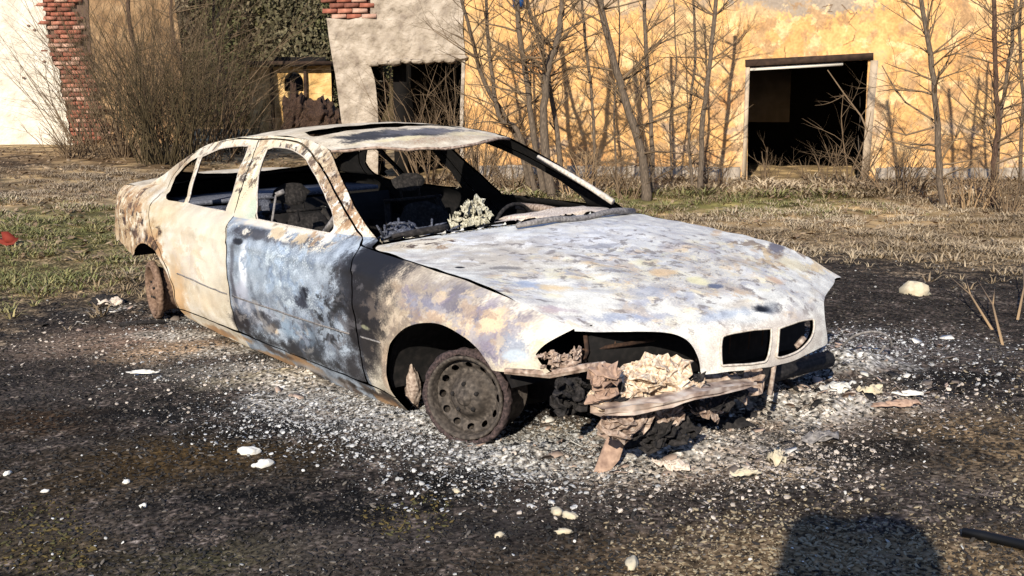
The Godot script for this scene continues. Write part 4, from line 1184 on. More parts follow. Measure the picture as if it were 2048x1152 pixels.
	p.blot(Vector2(1.569, -5.247), Vector2(0.45, 0.45), Color(0.62, 0.58, 0.56), 0.8, 0.5, 0.9, 0.46)
	p.blot(Vector2(0.843, -3.489), Vector2(0.30, 0.16), Color(0.74, 0.66, 0.54), 0.85, 0.5, 0.9, 0.48)
	p.blot(Vector2(1.887, -5.167), Vector2(0.5, 0.5), Color(0.46, 0.43, 0.41), 0.6, 0.7, 1.0)
	p.blot(Vector2(0.450, -4.461), Vector2(1.2, 0.9), Color(0.40, 0.36, 0.33), 0.5, 0.8, 0.8)
	# olive and dead grass behind
	p.blot(Vector2(-3.953, -10.279), Vector2(1.2, 1.3), Color(0.36, 0.36, 0.19), 0.8, 0.7, 0.8)
	p.blot(Vector2(-3.643, -8.639), Vector2(0.8, 0.7), Color(0.34, 0.31, 0.18), 0.7, 0.7, 0.8)
	# thick pale beds of ash under and round the front of the car
	for q in [[Vector2(-0.042, -3.873), 0.45, 0.24], [Vector2(-0.477, -4.373), 0.40, 0.24], [Vector2(0.370, -3.635), 0.40, 0.16], [Vector2(0.635, -3.759), 0.40, 0.22], [Vector2(-0.822, -4.802), 0.42, 0.24], [Vector2(1.062, -4.124), 0.40, 0.22], [Vector2(1.412, -4.777), 0.40, 0.30]]:
		p.blot(q[0], Vector2(q[1], q[2]), Color(0.76, 0.74, 0.71), 0.92, 0.6, 0.9)
		p.blot(q[0], Vector2(q[1], q[2]), Color(0.24, 0.22, 0.21), 0.85, 0.4, 1.0, 0.60)
		p.blot(q[0], Vector2(q[1], q[2]), Color(0.84, 0.83, 0.80), 0.85, 0.4, 1.0, 0.54)
	for q in [Vector2(-1.736, -6.298), Vector2(-1.450, -5.806), Vector2(-1.210, -5.410), Vector2(-0.971, -5.030), Vector2(-0.763, -4.699), Vector2(-0.582, -4.430), Vector2(-1.966, -6.417)]:
		p.blot(q, Vector2(0.34, 0.20), Color(0.70, 0.66, 0.60), 0.85, 0.7, 0.9)
		p.blot(q, Vector2(0.32, 0.18), Color(0.82, 0.80, 0.76), 0.85, 0.4, 1.0, 0.52)
	for q in [Vector2(-0.497, -3.383), Vector2(-0.888, -4.271), Vector2(-0.265, -3.581), Vector2(-1.491, -4.607), Vector2(1.762, -4.524), Vector2(-0.006, -3.104), Vector2(-0.955, -3.491), Vector2(1.243, -3.658)]:
		p.blot(q, Vector2(0.38, 0.22), Color(0.085, 0.08, 0.08), 0.8, 0.8, 1.0)
	for q in [Vector2(-0.200, -3.052), Vector2(-0.559, -3.031), Vector2(-1.242, -3.316), Vector2(0.187, -3.281), Vector2(-2.144, -5.156), Vector2(1.219, -3.351)]:
		p.blot(q, Vector2(0.34, 0.18), Color(0.40, 0.36, 0.33), 0.55, 0.8, 1.0)
	var near := texmat(p.texture(0.30), 0.95, 0.2)
	near.detail_enabled = true
	near.detail_blend_mode = BaseMaterial3D.BLEND_MODE_MUL
	near.detail_uv_layer = BaseMaterial3D.DETAIL_UV_2
	near.detail_albedo = noisetex([Color(0.30, 0.29, 0.29), Color(0.66, 0.65, 0.64), Color(0.93, 0.92, 0.91), Color(1, 1, 1), Color(1, 1, 1)], 0.045, 77, 512, 5)
	var q2 := Paint.new(512, 512, Vector2(-32, -60), Vector2(32, 4), 171, 0.3, 0.12, 0.03)
	q2.fill([Color(0.36, 0.29, 0.21), Color(0.52, 0.43, 0.31), Color(0.62, 0.53, 0.39), Color(0.70, 0.61, 0.46)])
	q2.blot(Vector2(-5.5, -10.5), Vector2(3.5, 2.2), Color(0.34, 0.35, 0.18), 0.8, 0.7, 0.7)
	q2.blot(Vector2(2.0, -13.0), Vector2(2.5, 1.2), Color(0.40, 0.41, 0.22), 0.7, 0.7, 0.7)
	q2.blot(Vector2(-9, -17), Vector2(5, 3), Color(0.33, 0.25, 0.18), 0.7, 0.7, 0.7)
	var far := texmat(q2.texture(0.25), 0.95, 0.2)
	var xs := []
	var zs := []
	var v := -4.8
	while v < 4.001:
		xs.append(v)
		v += 0.04
	v = 0.0
	var step := 0.08
	while v < 30:
		step *= 1.16
		v += step
		xs.append(4.0 + v)
		xs.push_front(-4.8 - v)
	v = -10.8
	while v < -1.999:
		zs.append(v)
		v += 0.04
	v = 0.0
	step = 0.08
	while v < 52:
		step *= 1.15
		v += step
		zs.push_front(-10.8 - v)
		if v < 9: zs.append(-2.0 + v)
	var mesh := ArrayMesh.new()
	for part in 2:
		var st := stool()
		var index := {}
		var n := 0
		var tri := PackedInt32Array()
		for i in xs.size() - 1:
			for j in zs.size() - 1:
				var mx: float = (xs[i] + xs[i + 1]) * 0.5
				var mz: float = (zs[j] + zs[j + 1]) * 0.5
				var inner := mx > -4.8 and mx < 4.0 and mz > -10.8 and mz < -2.0
				if inner != (part == 0): continue
				var ids := []
				for e in [[i, j], [i + 1, j], [i + 1, j + 1], [i, j + 1]]:
					var key: int = e[0] * 4096 + e[1]
					if not index.has(key):
						index[key] = n
						n += 1
						var x: float = xs[e[0]]
						var z: float = zs[e[1]]
						var y := ground(x, z)
						st.set_normal(Vector3(-(ground(x + 0.03, z) - y) / 0.03, 1, -(ground(x, z + 0.03) - y) / 0.03).normalized())
						st.set_uv(Vector2((x + 4.8) / 8.8, (z + 10.8) / 8.8) if part == 0 else Vector2((x + 32) / 64.0, (z + 60) / 64.0))
						st.set_uv2(Vector2(x * 0.96 + z * 0.28, z * 0.96 - x * 0.28) / 0.62)
						st.add_vertex(Vector3(x, y, z))
					ids.append(index[key])
				tri.append_array([ids[0], ids[1], ids[2], ids[0], ids[2], ids[3]])
		for t in tri: st.add_index(t)
		mesh = st.commit(mesh)
		mesh.surface_set_material(part, near if part == 0 else far)
	tag(put("ground", mesh, null), "uneven ground, scorched black round the car and dry grass behind", "ground", "", "structure")

func scatter(called: String, label: String, category: String, mesh: Mesh, mat: Material, where: Array, cols: Array) -> void:
	var mm := MultiMesh.new()
	mm.transform_format = MultiMesh.TRANSFORM_3D
	mm.use_colors = true
	mm.mesh = mesh
	mm.instance_count = where.size()
	for i in where.size():
		mm.set_instance_transform(i, where[i])
		mm.set_instance_color(i, cols[i])
	var o := MultiMeshInstance3D.new()
	o.name = numbered(called)
	o.multimesh = mm
	o.material_override = mat
	add_child(o)
	tag(o, label, category, "", "stuff")

func tinted(rough := 0.95) -> StandardMaterial3D:
	var m := plainmat(Color.WHITE, rough)
	m.vertex_color_use_as_albedo = true
	m.metallic_specular = 0.2
	return m

func turned(s: Vector3) -> Basis:
	return Basis.from_euler(Vector3(rng.randf_range(-0.6, 0.6), rng.randf() * TAU, rng.randf_range(-0.6, 0.6))).scaled_local(s)

func build_litter() -> void:
	var st := stool()
	lump(st, Vector3.ZERO, Vector3.ONE, 0.8, 5, 6)
	st.generate_normals()
	var clod := st.commit()
	st = stool()
	scrap(st, Vector3.ZERO, Basis(), [Vector2(1, 0.1), Vector2(0.4, 0.8), Vector2(-0.5, 0.9), Vector2(-1, 0.1), Vector2(-0.6, -0.7), Vector2(0.5, -0.8)], 0.12, 0.5, 3)
	st.generate_normals()
	var flake := st.commit()
	var beds := [[Vector2(-1.763, -6.197), 0.55, 0.5, 1], [Vector2(-1.351, -5.603), 0.45, 0.7, 0], [Vector2(-2.205, -6.452), 0.75, 0.9, 1], [Vector2(-1.077, -5.224), 0.50, 1.3, 1], [Vector2(-0.794, -4.632), 0.42, 1.3, 0], [Vector2(-0.518, -4.387), 0.42, 1.8, 0], [Vector2(-0.363, -4.180), 0.30, 1.6, 0], [Vector2(0.044, -3.750), 0.36, 2.2, 0], [Vector2(0.220, -3.891), 0.30, 1.4, 0], [Vector2(0.518, -3.640), 0.42, 2.2, 1], [Vector2(0.848, -4.160), 0.40, 1.6, 1], [Vector2(0.848, -3.509), 0.22, 0.9, 1], [Vector2(1.240, -4.236), 0.40, 1.7, 1], [Vector2(1.569, -5.247), 0.40, 1.4, 0], [Vector2(1.745, -4.703), 0.6, 0.8, 0], [Vector2(-1.875, -6.819), 0.3, 0.8, 0]]
	# cinders: dark crumbs all over the burnt ground
	var where := []
	var cols := []
	for i in 170000:
		var z := -2.3 - 7.5 * pow(rng.randf(), 2.0)
		var x := rng.randf_range(-0.62, 0.62) * (-z) * 0.9 + rng.randf_range(-0.3, 0.3)
		if x < -5 or x > 4.5: continue
		var sc := scorch(x, z)
		if rng.randf() > sc + 0.1: continue
		var ashy := 0.0
		for bd in beds: ashy = maxf(ashy, 1.15 - Vector2(x - bd[0].x, (z - bd[0].y) * 1.25).length() / bd[1])
		if rng.randf() < ashy * 0.95: continue
		var sandy := sst(0.1, 0.6, x) * sst(-3.5, -3.0, z) * (0.55 + patchy.get_noise_2d(x * 50 + 400, z * 50)) + sst(1.5, 2.2, x) * sst(-5.2, -4.2, z) * 0.6
		var s := (0.0013 + 0.0055 * pow(rng.randf(), 5.0)) * (1.0 + 0.10 * (-z - 2.5))
		where.append(Transform3D(turned(Vector3(s * rng.randf_range(0.8, 2.4), s * 0.45, s)), Vector3(x, ground(x, z) + s * 0.3, z)))
		var k := rng.randf()
		var moss := sst(0.1, 0.5, patchy.get_noise_2d(x * 45 + 900, z * 45)) * sst(0.4, -1.0, x) * sst(-5.5, -4.0, z)
		var c := Color(0.026, 0.024, 0.023) if k < 0.55 else (Color(0.042, 0.036, 0.031) if k < 0.88 else Color(0.12, 0.105, 0.09))
		if moss > 0.3 and rng.randf() < 0.6: c = Color(0.10, 0.075, 0.030) if rng.randf() < 0.6 else Color(0.07, 0.065, 0.03)
		if rng.randf() < sandy: c = Color(0.20, 0.155, 0.10).lerp(Color(0.30, 0.25, 0.17), rng.randf())
		cols.append(c)
	scatter("cinders", "dark cinders and crumbs of burnt soil strewn over the scorched ground", "cinders", clod, tinted(), where, cols)
	# pale flakes of ash, thick where the fire dropped the most
	where = []
	cols = []
	for b in beds:
		for i in int(2700 * b[2]):
			var r: float = b[1] * sqrt(-1.1 * log(1.0 - rng.randf() * 0.97))
			var a := rng.randf() * TAU
			var x: float = b[0].x + cos(a) * r
			var z: float = b[0].y + sin(a) * r * 0.8
			var s := 0.0016 + 0.0085 * pow(rng.randf(), 6.0)
			where.append(Transform3D(turned(Vector3(s, s * 0.6, s * rng.randf_range(0.6, 1.3))), Vector3(x, ground(x, z) + 0.004, z)))
			var g := rng.randf_range(0.28, 0.58)
			var dark := rng.randf() < 0.16
			cols.append(Color(0.03, 0.03, 0.03) if dark else (Color(g, g * 0.98, g * 0.94) if b[3] == 0 else Color(g, g * 0.86, g * 0.72)))
	for i in 1300:
		var z := -2.4 - 6.5 * pow(rng.randf(), 1.4)
		var x := rng.randf_range(-0.6, 0.6) * (-z) * 0.9
		if scorch(x, z) < 0.4: continue
		var s := 0.002 + 0.007 * pow(rng.randf(), 3.5)
		where.append(Transform3D(turned(Vector3(s, s * 0.5, s * rng.randf_range(0.6, 1.2))), Vector3(x, ground(x, z) + 0.004, z)))
		var g := rng.randf_range(0.25, 0.7)
		cols.append(Color(g, g * 0.97, g * 0.90))
	scatter("ash_flakes", "pale grey and buff flakes of ash lying thickest beside and in front of the car", "ash", flake, tinted(), where, cols)
	# torn scraps and shards of the burnt car, thickest in front of it
	where = []
	cols = []
	for bd in [[Vector2(0.552, -3.771), 0.40, 150], [Vector2(0.861, -4.230), 0.34, 150], [Vector2(1.296, -4.368), 0.36, 130], [Vector2(0.135, -3.966), 0.30, 70], [Vector2(1.569, -5.247), 0.40, 80], [Vector2(1.667, -4.538), 0.5, 40], [Vector2(-2.368, -6.945), 0.5, 60], [Vector2(-0.677, -4.683), 0.5, 60]]:
		for i in bd[2]:
			var r: float = bd[1] * sqrt(rng.randf()) * 1.2
			var a := rng.randf() * TAU
			var x: float = bd[0].x + cos(a) * r
			var z: float = bd[0].y + sin(a) * r * 0.7
			var s := 0.007 + 0.028 * pow(rng.randf(), 2.5)
			where.append(Transform3D(turned(Vector3(s, s * 0.8, s * rng.randf_range(0.3, 0.9))), Vector3(x, ground(x, z) + s * 0.15, z)))
			var k := rng.randf()
			cols.append((Color(0.028, 0.026, 0.026) if k < 0.42 else (Color(0.16, 0.13, 0.11) if k < 0.62 else (Color(0.40, 0.30, 0.24) if k < 0.8 else Color(0.60, 0.57, 0.52)))) * rng.randf_range(0.7, 1.1))
	scatter("burnt_scraps", "small torn scraps and shards burnt off the car, lying thickest before its front", "scraps", flake, tinted(), where, cols)
	# dry grass
	st = stool()
	for i in 7:
		var a := TAU * i / 7.0 + rng.randf_range(-0.4, 0.4)
		var d := Vector3(cos(a), 0, sin(a))
		var sd := Vector3(-d.z, 0, d.x) * 0.035
		var lean := rng.randf_range(0.3, 1.1)
		var p0 := d * 0.12
		var p1 := d * (0.12 + 0.35 * lean) + Vector3(0, 0.6, 0)
		var p2 := d * (0.15 + 0.95 * lean) + Vector3(0, 1.0 - 0.35 * lean, 0)
		quad(st, p0 - sd, p0 + sd, p1 + sd * 0.7, p1 - sd * 0.7)
		for p in [p1 - sd * 0.7, p1 + sd * 0.7, p2]: st.add_vertex(p)
	st.generate_normals()
	var tuft := st.commit()
	where = []
	cols = []
	for i in 86000:
		var d := 6.5 + 11.5 * pow(rng.randf(), 0.8)
		if rng.randf() < 0.12: d = rng.randf_range(16.0, 26.0)
		var x := rng.randf_range(-0.76, 0.70) * d
		var z := -d
		if x < -1.5 and d < 16: pass
		elif d > 16.6: continue
		var sc := scorch(x, z)
		if rng.randf() < sc * 1.02: continue
		if d > 16.3 - 0.105 * (x - 3.3) and x > -2.0: continue
		var clump := patchy.get_noise_2d(x * 60 + 200, z * 60)
		if clump < -0.05 and rng.randf() < 0.75: continue
		if d > 7.0 and d < 11.0 and rng.randf() < 0.35 * sst(11, 7, d) * sst(-1.0, 1.0, x): continue
		var tall := (0.030 + 0.085 * pow(rng.randf(), 2.0)) * (1.0 + 0.9 * maxf(clump, -0.3))
		if d > 13.5 and x > -1.0: tall *= 1.0 + 1.3 * rng.randf()
		where.append(Transform3D(Basis(Vector3.UP, rng.randf() * TAU).scaled_local(Vector3(tall * 1.5, tall * 0.55, tall * 1.5)), Vector3(x, ground(x, z) - 0.004, z)))
		var n := patchy.get_noise_2d(x * 16 + 50, z * 16)
		var green := sst(-2.2, -3.6, x) * sst(13.5, 10.5, d) * sst(6.0, 8.0, d) + 0.7 * sst(11.0, 12.5, d) * sst(14.8, 13.5, d) * sst(-0.5, 0.8, x) * sst(4.5, 3.0, x)
		var c := Color(0.48, 0.385, 0.26).lerp(Color(0.25, 0.185, 0.115), clampf(0.5 + 1.6 * n + rng.randf_range(-0.45, 0.45), 0, 1))
		if rng.randf() < green * 0.88: c = Color(0.16, 0.18, 0.065).lerp(Color(0.30, 0.25, 0.12), rng.randf())
		if x < -3.0 and d > 13: c = c.lerp(Color(0.24, 0.18, 0.13), 0.45)
		c *= rng.randf_range(0.75, 1.15)
		cols.append(c)
	scatter("dry_grass", "dead straw-coloured grass with green patches between the burnt ground and the buildings", "grass", tuft, tinted(), where, cols)
	# fallen leaves on the bank to the left and under the trees
	where = []
	cols = []
	for i in 9000:
		var d := rng.randf_range(9.0, 21.0)
		var x := rng.randf_range(-0.52, 0.5) * d
		if x > -1.5 and d > 15.5: continue
		if rng.randf() > (1.0 if x < -3.0 else 0.45): continue
		if scorch(x, -d) > 0.3: continue
		var s := rng.randf_range(0.015, 0.042)
		where.append(Transform3D(turned(Vector3(s, s * 0.25, s * 0.6)), Vector3(x, ground(x, -d) + 0.02, -d)))
		var k := rng.randf()
		cols.append(Color(0.20, 0.135, 0.085).lerp(Color(0.38, 0.28, 0.18), k * k) * rng.randf_range(0.6, 1.1))
	scatter("fallen_leaves", "brown fallen leaves on the bank at the left and under the bare trees", "leaves", flake, tinted(), where, cols)

func stone_mesh(s: Vector3, sd: int) -> Mesh:
	var st := stool()
	lump(st, Vector3.ZERO, s, 0.5, sd, 14)
	st.generate_normals()
	return st.commit()

func build_debris() -> void:
	# pale stones, each told apart by where it lies
	var stones := [
		[Vector3(-0.941, -0.044, -3.986), 0.042, 0.016, 0.026, "larger of two white stones left of the front wheel"],
		[Vector3(-0.854, -0.038, -3.838), 0.034, 0.018, 0.022, "smaller jagged white stone just below the larger one, left of the front wheel"],
		[Vector3(-0.892, -0.040, -3.839), 0.012, 0.008, 0.010, "tiny white chip between the two white stones left of the wheel"],
		[Vector3(-1.297, -0.060, -3.726), 0.012, 0.010, 0.012, "round white pebble in the mossy ground at lower left"],
		[Vector3(-1.150, -0.047, -3.440), 0.011, 0.009, 0.011, "lowest round white pebble at lower left"],
		[Vector3(-1.546, -0.073, -3.659), 0.014, 0.007, 0.010, "flat white pebble at the far lower left"],
		[Vector3(-1.768, -0.088, -3.884), 0.016, 0.010, 0.008, "slanting white pebble at the left edge of the picture"],
		[Vector3(0.132, 0.020, -3.220), 0.028, 0.012, 0.016, "cream stone with a smaller one touching it, in front of the wreck"],
		[Vector3(0.167, 0.023, -3.177), 0.026, 0.012, 0.014, "cream stone touching the right of its larger neighbour in front of the wreck"],
		[Vector3(0.144, 0.025, -3.052), 0.024, 0.009, 0.012, "flat white stone below the pair of cream stones"],
		[Vector3(-0.036, 0.013, -3.040), 0.016, 0.009, 0.010, "small white stone left of the flat white stone in the foreground"],
		[Vector3(0.307, 0.035, -2.797), 0.034, 0.014, 0.016, "yellowish stone closest to the camera in the foreground"],
		[Vector3(-0.175, 0.002, -3.463), 0.020, 0.009, 0.010, "small pale stone below the front wheel"],
		[Vector3(2.324, 0.071, -6.570), 0.085, 0.055, 0.06, "rounded buff stone in the burnt grass right of the bonnet"],
	]
	var i := 0
	for q in stones:
		var o := put("white_stone" if i < 13 else "buff_stone", stone_mesh(Vector3(q[1], q[2], q[3]), i * 3 + 1), M.white_stone if i < 7 else M.cream_stone)
		o.position = on_ground(q[0], q[2] * 0.35)
		o.rotation.y = i * 0.7
		tag(o, q[4], "stone", "pale stones on the burnt ground")
		i += 1
	# the brown shard leaning below the bumper
	var st := stool()
	scrap(st, Vector3.ZERO, Basis(Vector3(0.75, 0.30, 0), Vector3(-0.35, 0.55, 0.7), Vector3(-0.25, -0.8, 0.4)), [Vector2(0.05, -0.075), Vector2(0.052, -0.01), Vector2(0.045, 0.04), Vector2(0.0, 0.085), Vector2(-0.05, 0.06), Vector2(-0.045, 0.0), Vector2(-0.03, -0.06)], 0.018, 0.008, 4, 3)
	var o := finish("brown_shard", st, M.tan_scrap)
	o.position = Vector3(0.322, 0.025, -3.607) + Vector3(0, 0.055, 0)
	tag(o, "pinkish brown shard leaning on its edge in front of the bumper", "shard")
	# scraps: white folded metal and a buff piece at the right, plates
	var sheets := [
		["white_scrap", Vector3(1.254, 0.062, -4.369), 0.075, 0.04, 0.03, M.white_stone, "white folded metal scrap right of the grille", 0.5],
		["buff_scrap", Vector3(1.385, 0.071, -4.353), 0.055, 0.03, 0.03, M.cream_stone, "buff slab of debris right of the white folded scrap", 0.2],
		["thin_scrap", Vector3(1.493, 0.078, -4.233), 0.060, 0.010, 0.01, M.white_stone, "thin white splinter furthest right in the debris", -0.1],
		["pink_scrap", Vector3(1.394, 0.075, -4.072), 0.085, 0.020, 0.02, M.tan_scrap, "flat pinkish strip in the debris right of the wreck", 0.0],
		["grey_scrap", Vector3(1.045, 0.060, -3.779), 0.07, 0.03, 0.03, M.scale_grey, "grey crumpled sheet lying in front of the wreck at the right", 0.3],
		["pale_scrap", Vector3(0.512, 0.037, -3.536), 0.065, 0.025, 0.03, M.pale_scrap, "pale flat scrap with streaks in the ash before the bumper", -0.5],
		["cream_scrap", Vector3(0.844, 0.053, -3.563), 0.035, 0.03, 0.03, M.cream_stone, "cream ragged scrap right of the pale ash", 0.9],
		["yellow_scrap", Vector3(0.720, 0.049, -3.419), 0.045, 0.012, 0.02, M.cream_stone, "long yellowish scrap nearest the camera in the ash", 0.1],
		["rear_scrap", Vector3(-2.626, -0.167, -7.447), 0.09, 0.05, 0.06, M.pale_scrap, "pale crumpled scrap on the ash beside the rear wheel", 0.4],
		["flat_scrap", Vector3(-1.756, -0.106, -5.348), 0.07, 0.012, 0.01, M.white_stone, "thin white splinter on the ground below the rear wheel", 0.0],
	]
	for q in sheets:
		st = stool()
		scrap(st, Vector3(0, 0.01, 0), Basis(), ragged_outline(q[2], q[3], 22, 0.22), 0.006, q[4] * 0.9, i, 5)
		scrap(st, Vector3(q[2] * 0.2, 0.018, q[3] * 0.3), Basis(Vector3.RIGHT, 0.5), ragged_outline(q[2] * 0.6, q[3] * 0.7, 18, 0.25), 0.005, q[4] * 0.6, i + 5, 4)
		o = finish(q[0], st, q[5])
		o.position = on_ground(q[1], 0.006)
		o.rotation.y = q[7]
		tag(o, q[6], "scrap", "scraps of debris round the wreck")
		i += 1
	# black stick at the rear wheel
	st = stool()
	tube(st, [Vector3(-2.307, -0.154, -6.670) + Vector3(0, 0.02, 0), Vector3(-2.198, -0.147, -6.698) + Vector3(0, 0.025, 0), Vector3(-2.051, -0.140, -6.704) + Vector3(0, 0.02, 0)], [0.016, 0.013, 0.010], 7)
	tag(finish("black_bar", st, M.char), "short black bar lying on the ash in front of the rear wheel", "bar")
	# hoop of bead wire and loose wires
	st = stool()
	var pts := []
	var c := Vector3(1.028, 0.053, -4.258) + Vector3(0, 0.05, 0)
	for k in 22:
		var a := TAU * k / 24.0 + 2.3
		pts.append(c + Vector3(cos(a) * 0.075, 0.012 * sin(a * 3) - sin(a) * 0.03, sin(a) * 0.06))
	tube(st, pts, [0.009], 6)
	tag(finish("wire_hoop", st, M.char), "bent black hoop lying under the grille", "hoop")
	st = stool()
	pts = []
	c = Vector3(1.555, 0.071, -4.936)
	for k in 20:
		var a := k * 0.33
		pts.append(c + Vector3(cos(a) * 0.10, 0.05 + 0.09 * sin(a), sin(a) * 0.08 - 0.02 * k * 0.2))
	tube(st, pts, [0.006], 5)
	tag(finish("wire_coil", st, M.scale_grey), "loose grey loop of wire in the ash right of the grille", "wire")
	# lumps of ash and charred remains on the ground in front, as things one could pick up
	var lumps := [
		["charred_lump", Vector3(0.759, 0.043, -3.978), Vector3(0.10, 0.035, 0.05), M.char, "black charred lump in the ash before the grille"],
		["charred_lump", Vector3(0.416, 0.029, -3.765), Vector3(0.08, 0.035, 0.05), M.char, "black charred lump beside the brown shard"],
		["dark_clod", Vector3(-2.672, -0.166, -7.515), Vector3(0.12, 0.06, 0.07), M.char, "dark clod beside the rear wheel"],
	]
	for q in lumps:
		st = stool()
		lump(st, Vector3.ZERO, q[2], 0.55, i, 22, Basis(), 2.6)
		o = finish(q[0], st, q[3])
		o.position = on_ground(q[1], 0.0)
		tag(o, q[4], "lump")
		i += 1
	# hose at the lower right
	st = stool()
	pts = [Vector3(1.184, 0.080, -2.885), Vector3(1.226, 0.082, -2.857), Vector3(1.262, 0.085, -2.820), Vector3(1.300, 0.088, -2.780), Vector3(1.347, 0.090, -2.712), Vector3(1.412, 0.096, -2.645)]
	for k in pts.size(): pts[k] = on_ground(pts[k], 0.014)
	tube(st, pts, [0.0135], 10)
	tag(finish("black_hose", st, M.black_rubber), "black hose lying on the ground at the lower right edge", "hose")
	# red plastic scrap at the left edge
	st = stool()
	scrap(st, Vector3(0, 0.03, 0), Basis(Vector3.RIGHT, 0.5), ragged_outline(0.11, 0.08, 9, 0.3), 0.01, 0.06, 9)
	scrap(st, Vector3(0.03, 0.05, 0.02), Basis(Vector3.RIGHT, 1.1), ragged_outline(0.07, 0.06, 8, 0.3), 0.01, 0.05, 12)
	o = finish("red_scrap", st, plainmat(Color(0.46, 0.17, 0.12), 0.8))
	o.position = Vector3(-4.302, -0.078, -9.758) + Vector3(0, 0.01, 0)
	tag(o, "bright red plastic scrap in the grass at the left edge", "scrap")
	# dry stalks standing in the burnt ground at the right
	for q in [[Vector3(2.230, 0.092, -5.140), Vector3(2.609, 0.181, -6.400), "tall dry stalk leaning left at the right edge"], [Vector3(2.331, 0.086, -5.498), Vector3(2.500, 0.191, -6.600), "thin dry stalk leaning furthest left at the right edge"], [Vector3(2.564, 0.083, -5.757), Vector3(3.126, 0.174, -7.000), "upright dry stalk at the right edge"]]:
		st = stool()
		var mid: Vector3 = q[0].lerp(q[1], 0.5) + Vector3(0.02, 0.02, 0)
		tube(st, [q[0], mid, q[1]], [0.007, 0.005, 0.003], 5)
		tube(st, [mid, mid + (q[1] - q[0]) * 0.3 + Vector3(0.05, 0, 0)], [0.004, 0.002], 4)
		tag(finish("dry_stalk", st, M.dry_stem), q[2], "stalk", "dry stalks at the right edge")

# ---------------------------------------------------------------- buildings
func bricks(parent: Node, left: Callable, right: Callable, y0: float, y1: float, z: float, length := 0.25, course := 0.085) -> void:
	var row := 0
	var y := y0
	var shapes := []
	for k in 6:
		var st := stool()
		var h := Vector3(length * 0.5 - 0.006, course * 0.5 - 0.007, 0.06)
		# a slightly worn block
		var p := []
		for i in 8:
			p.append(Vector3(h.x * (1 if i & 1 else -1), h.y * (1 if i & 2 else -1), h.z * (1 if i & 4 else -1)) * Vector3(rng.randf_range(0.93, 1.0), rng.randf_range(0.88, 1.0), rng.randf_range(0.85, 1.0)))
		for f in [[0, 2, 3, 1], [4, 5, 7, 6], [0, 1, 5, 4], [2, 6, 7, 3], [0, 4, 6, 2], [1, 3, 7, 5]]:
			quad(st, p[f[0]], p[f[1]], p[f[2]], p[f[3]])
		st.generate_normals()
		shapes.append(st.commit())
	while y < y1:
		var a: float = left.call(y)
		var b: float = right.call(y)
		var x := a - (length * 0.5 if row % 2 else 0.0) + rng.randf_range(-0.02, 0.02)
		while x < b:
			if x + length * 0.5 > a - 0.02 and rng.randf() > 0.05:
				var o := put("brick", shapes[rng.randi() % 6], M["brick%d" % (rng.randi() % 4)], parent)
				o.position = Vector3(x + length * 0.5, y + course * 0.5, z + rng.randf_range(-0.03, 0.025))
				o.rotation = Vector3(rng.randf_range(-0.03, 0.03), rng.randf_range(-0.05, 0.05), rng.randf_range(-0.03, 0.03))
			x += length
		y += course
		row += 1

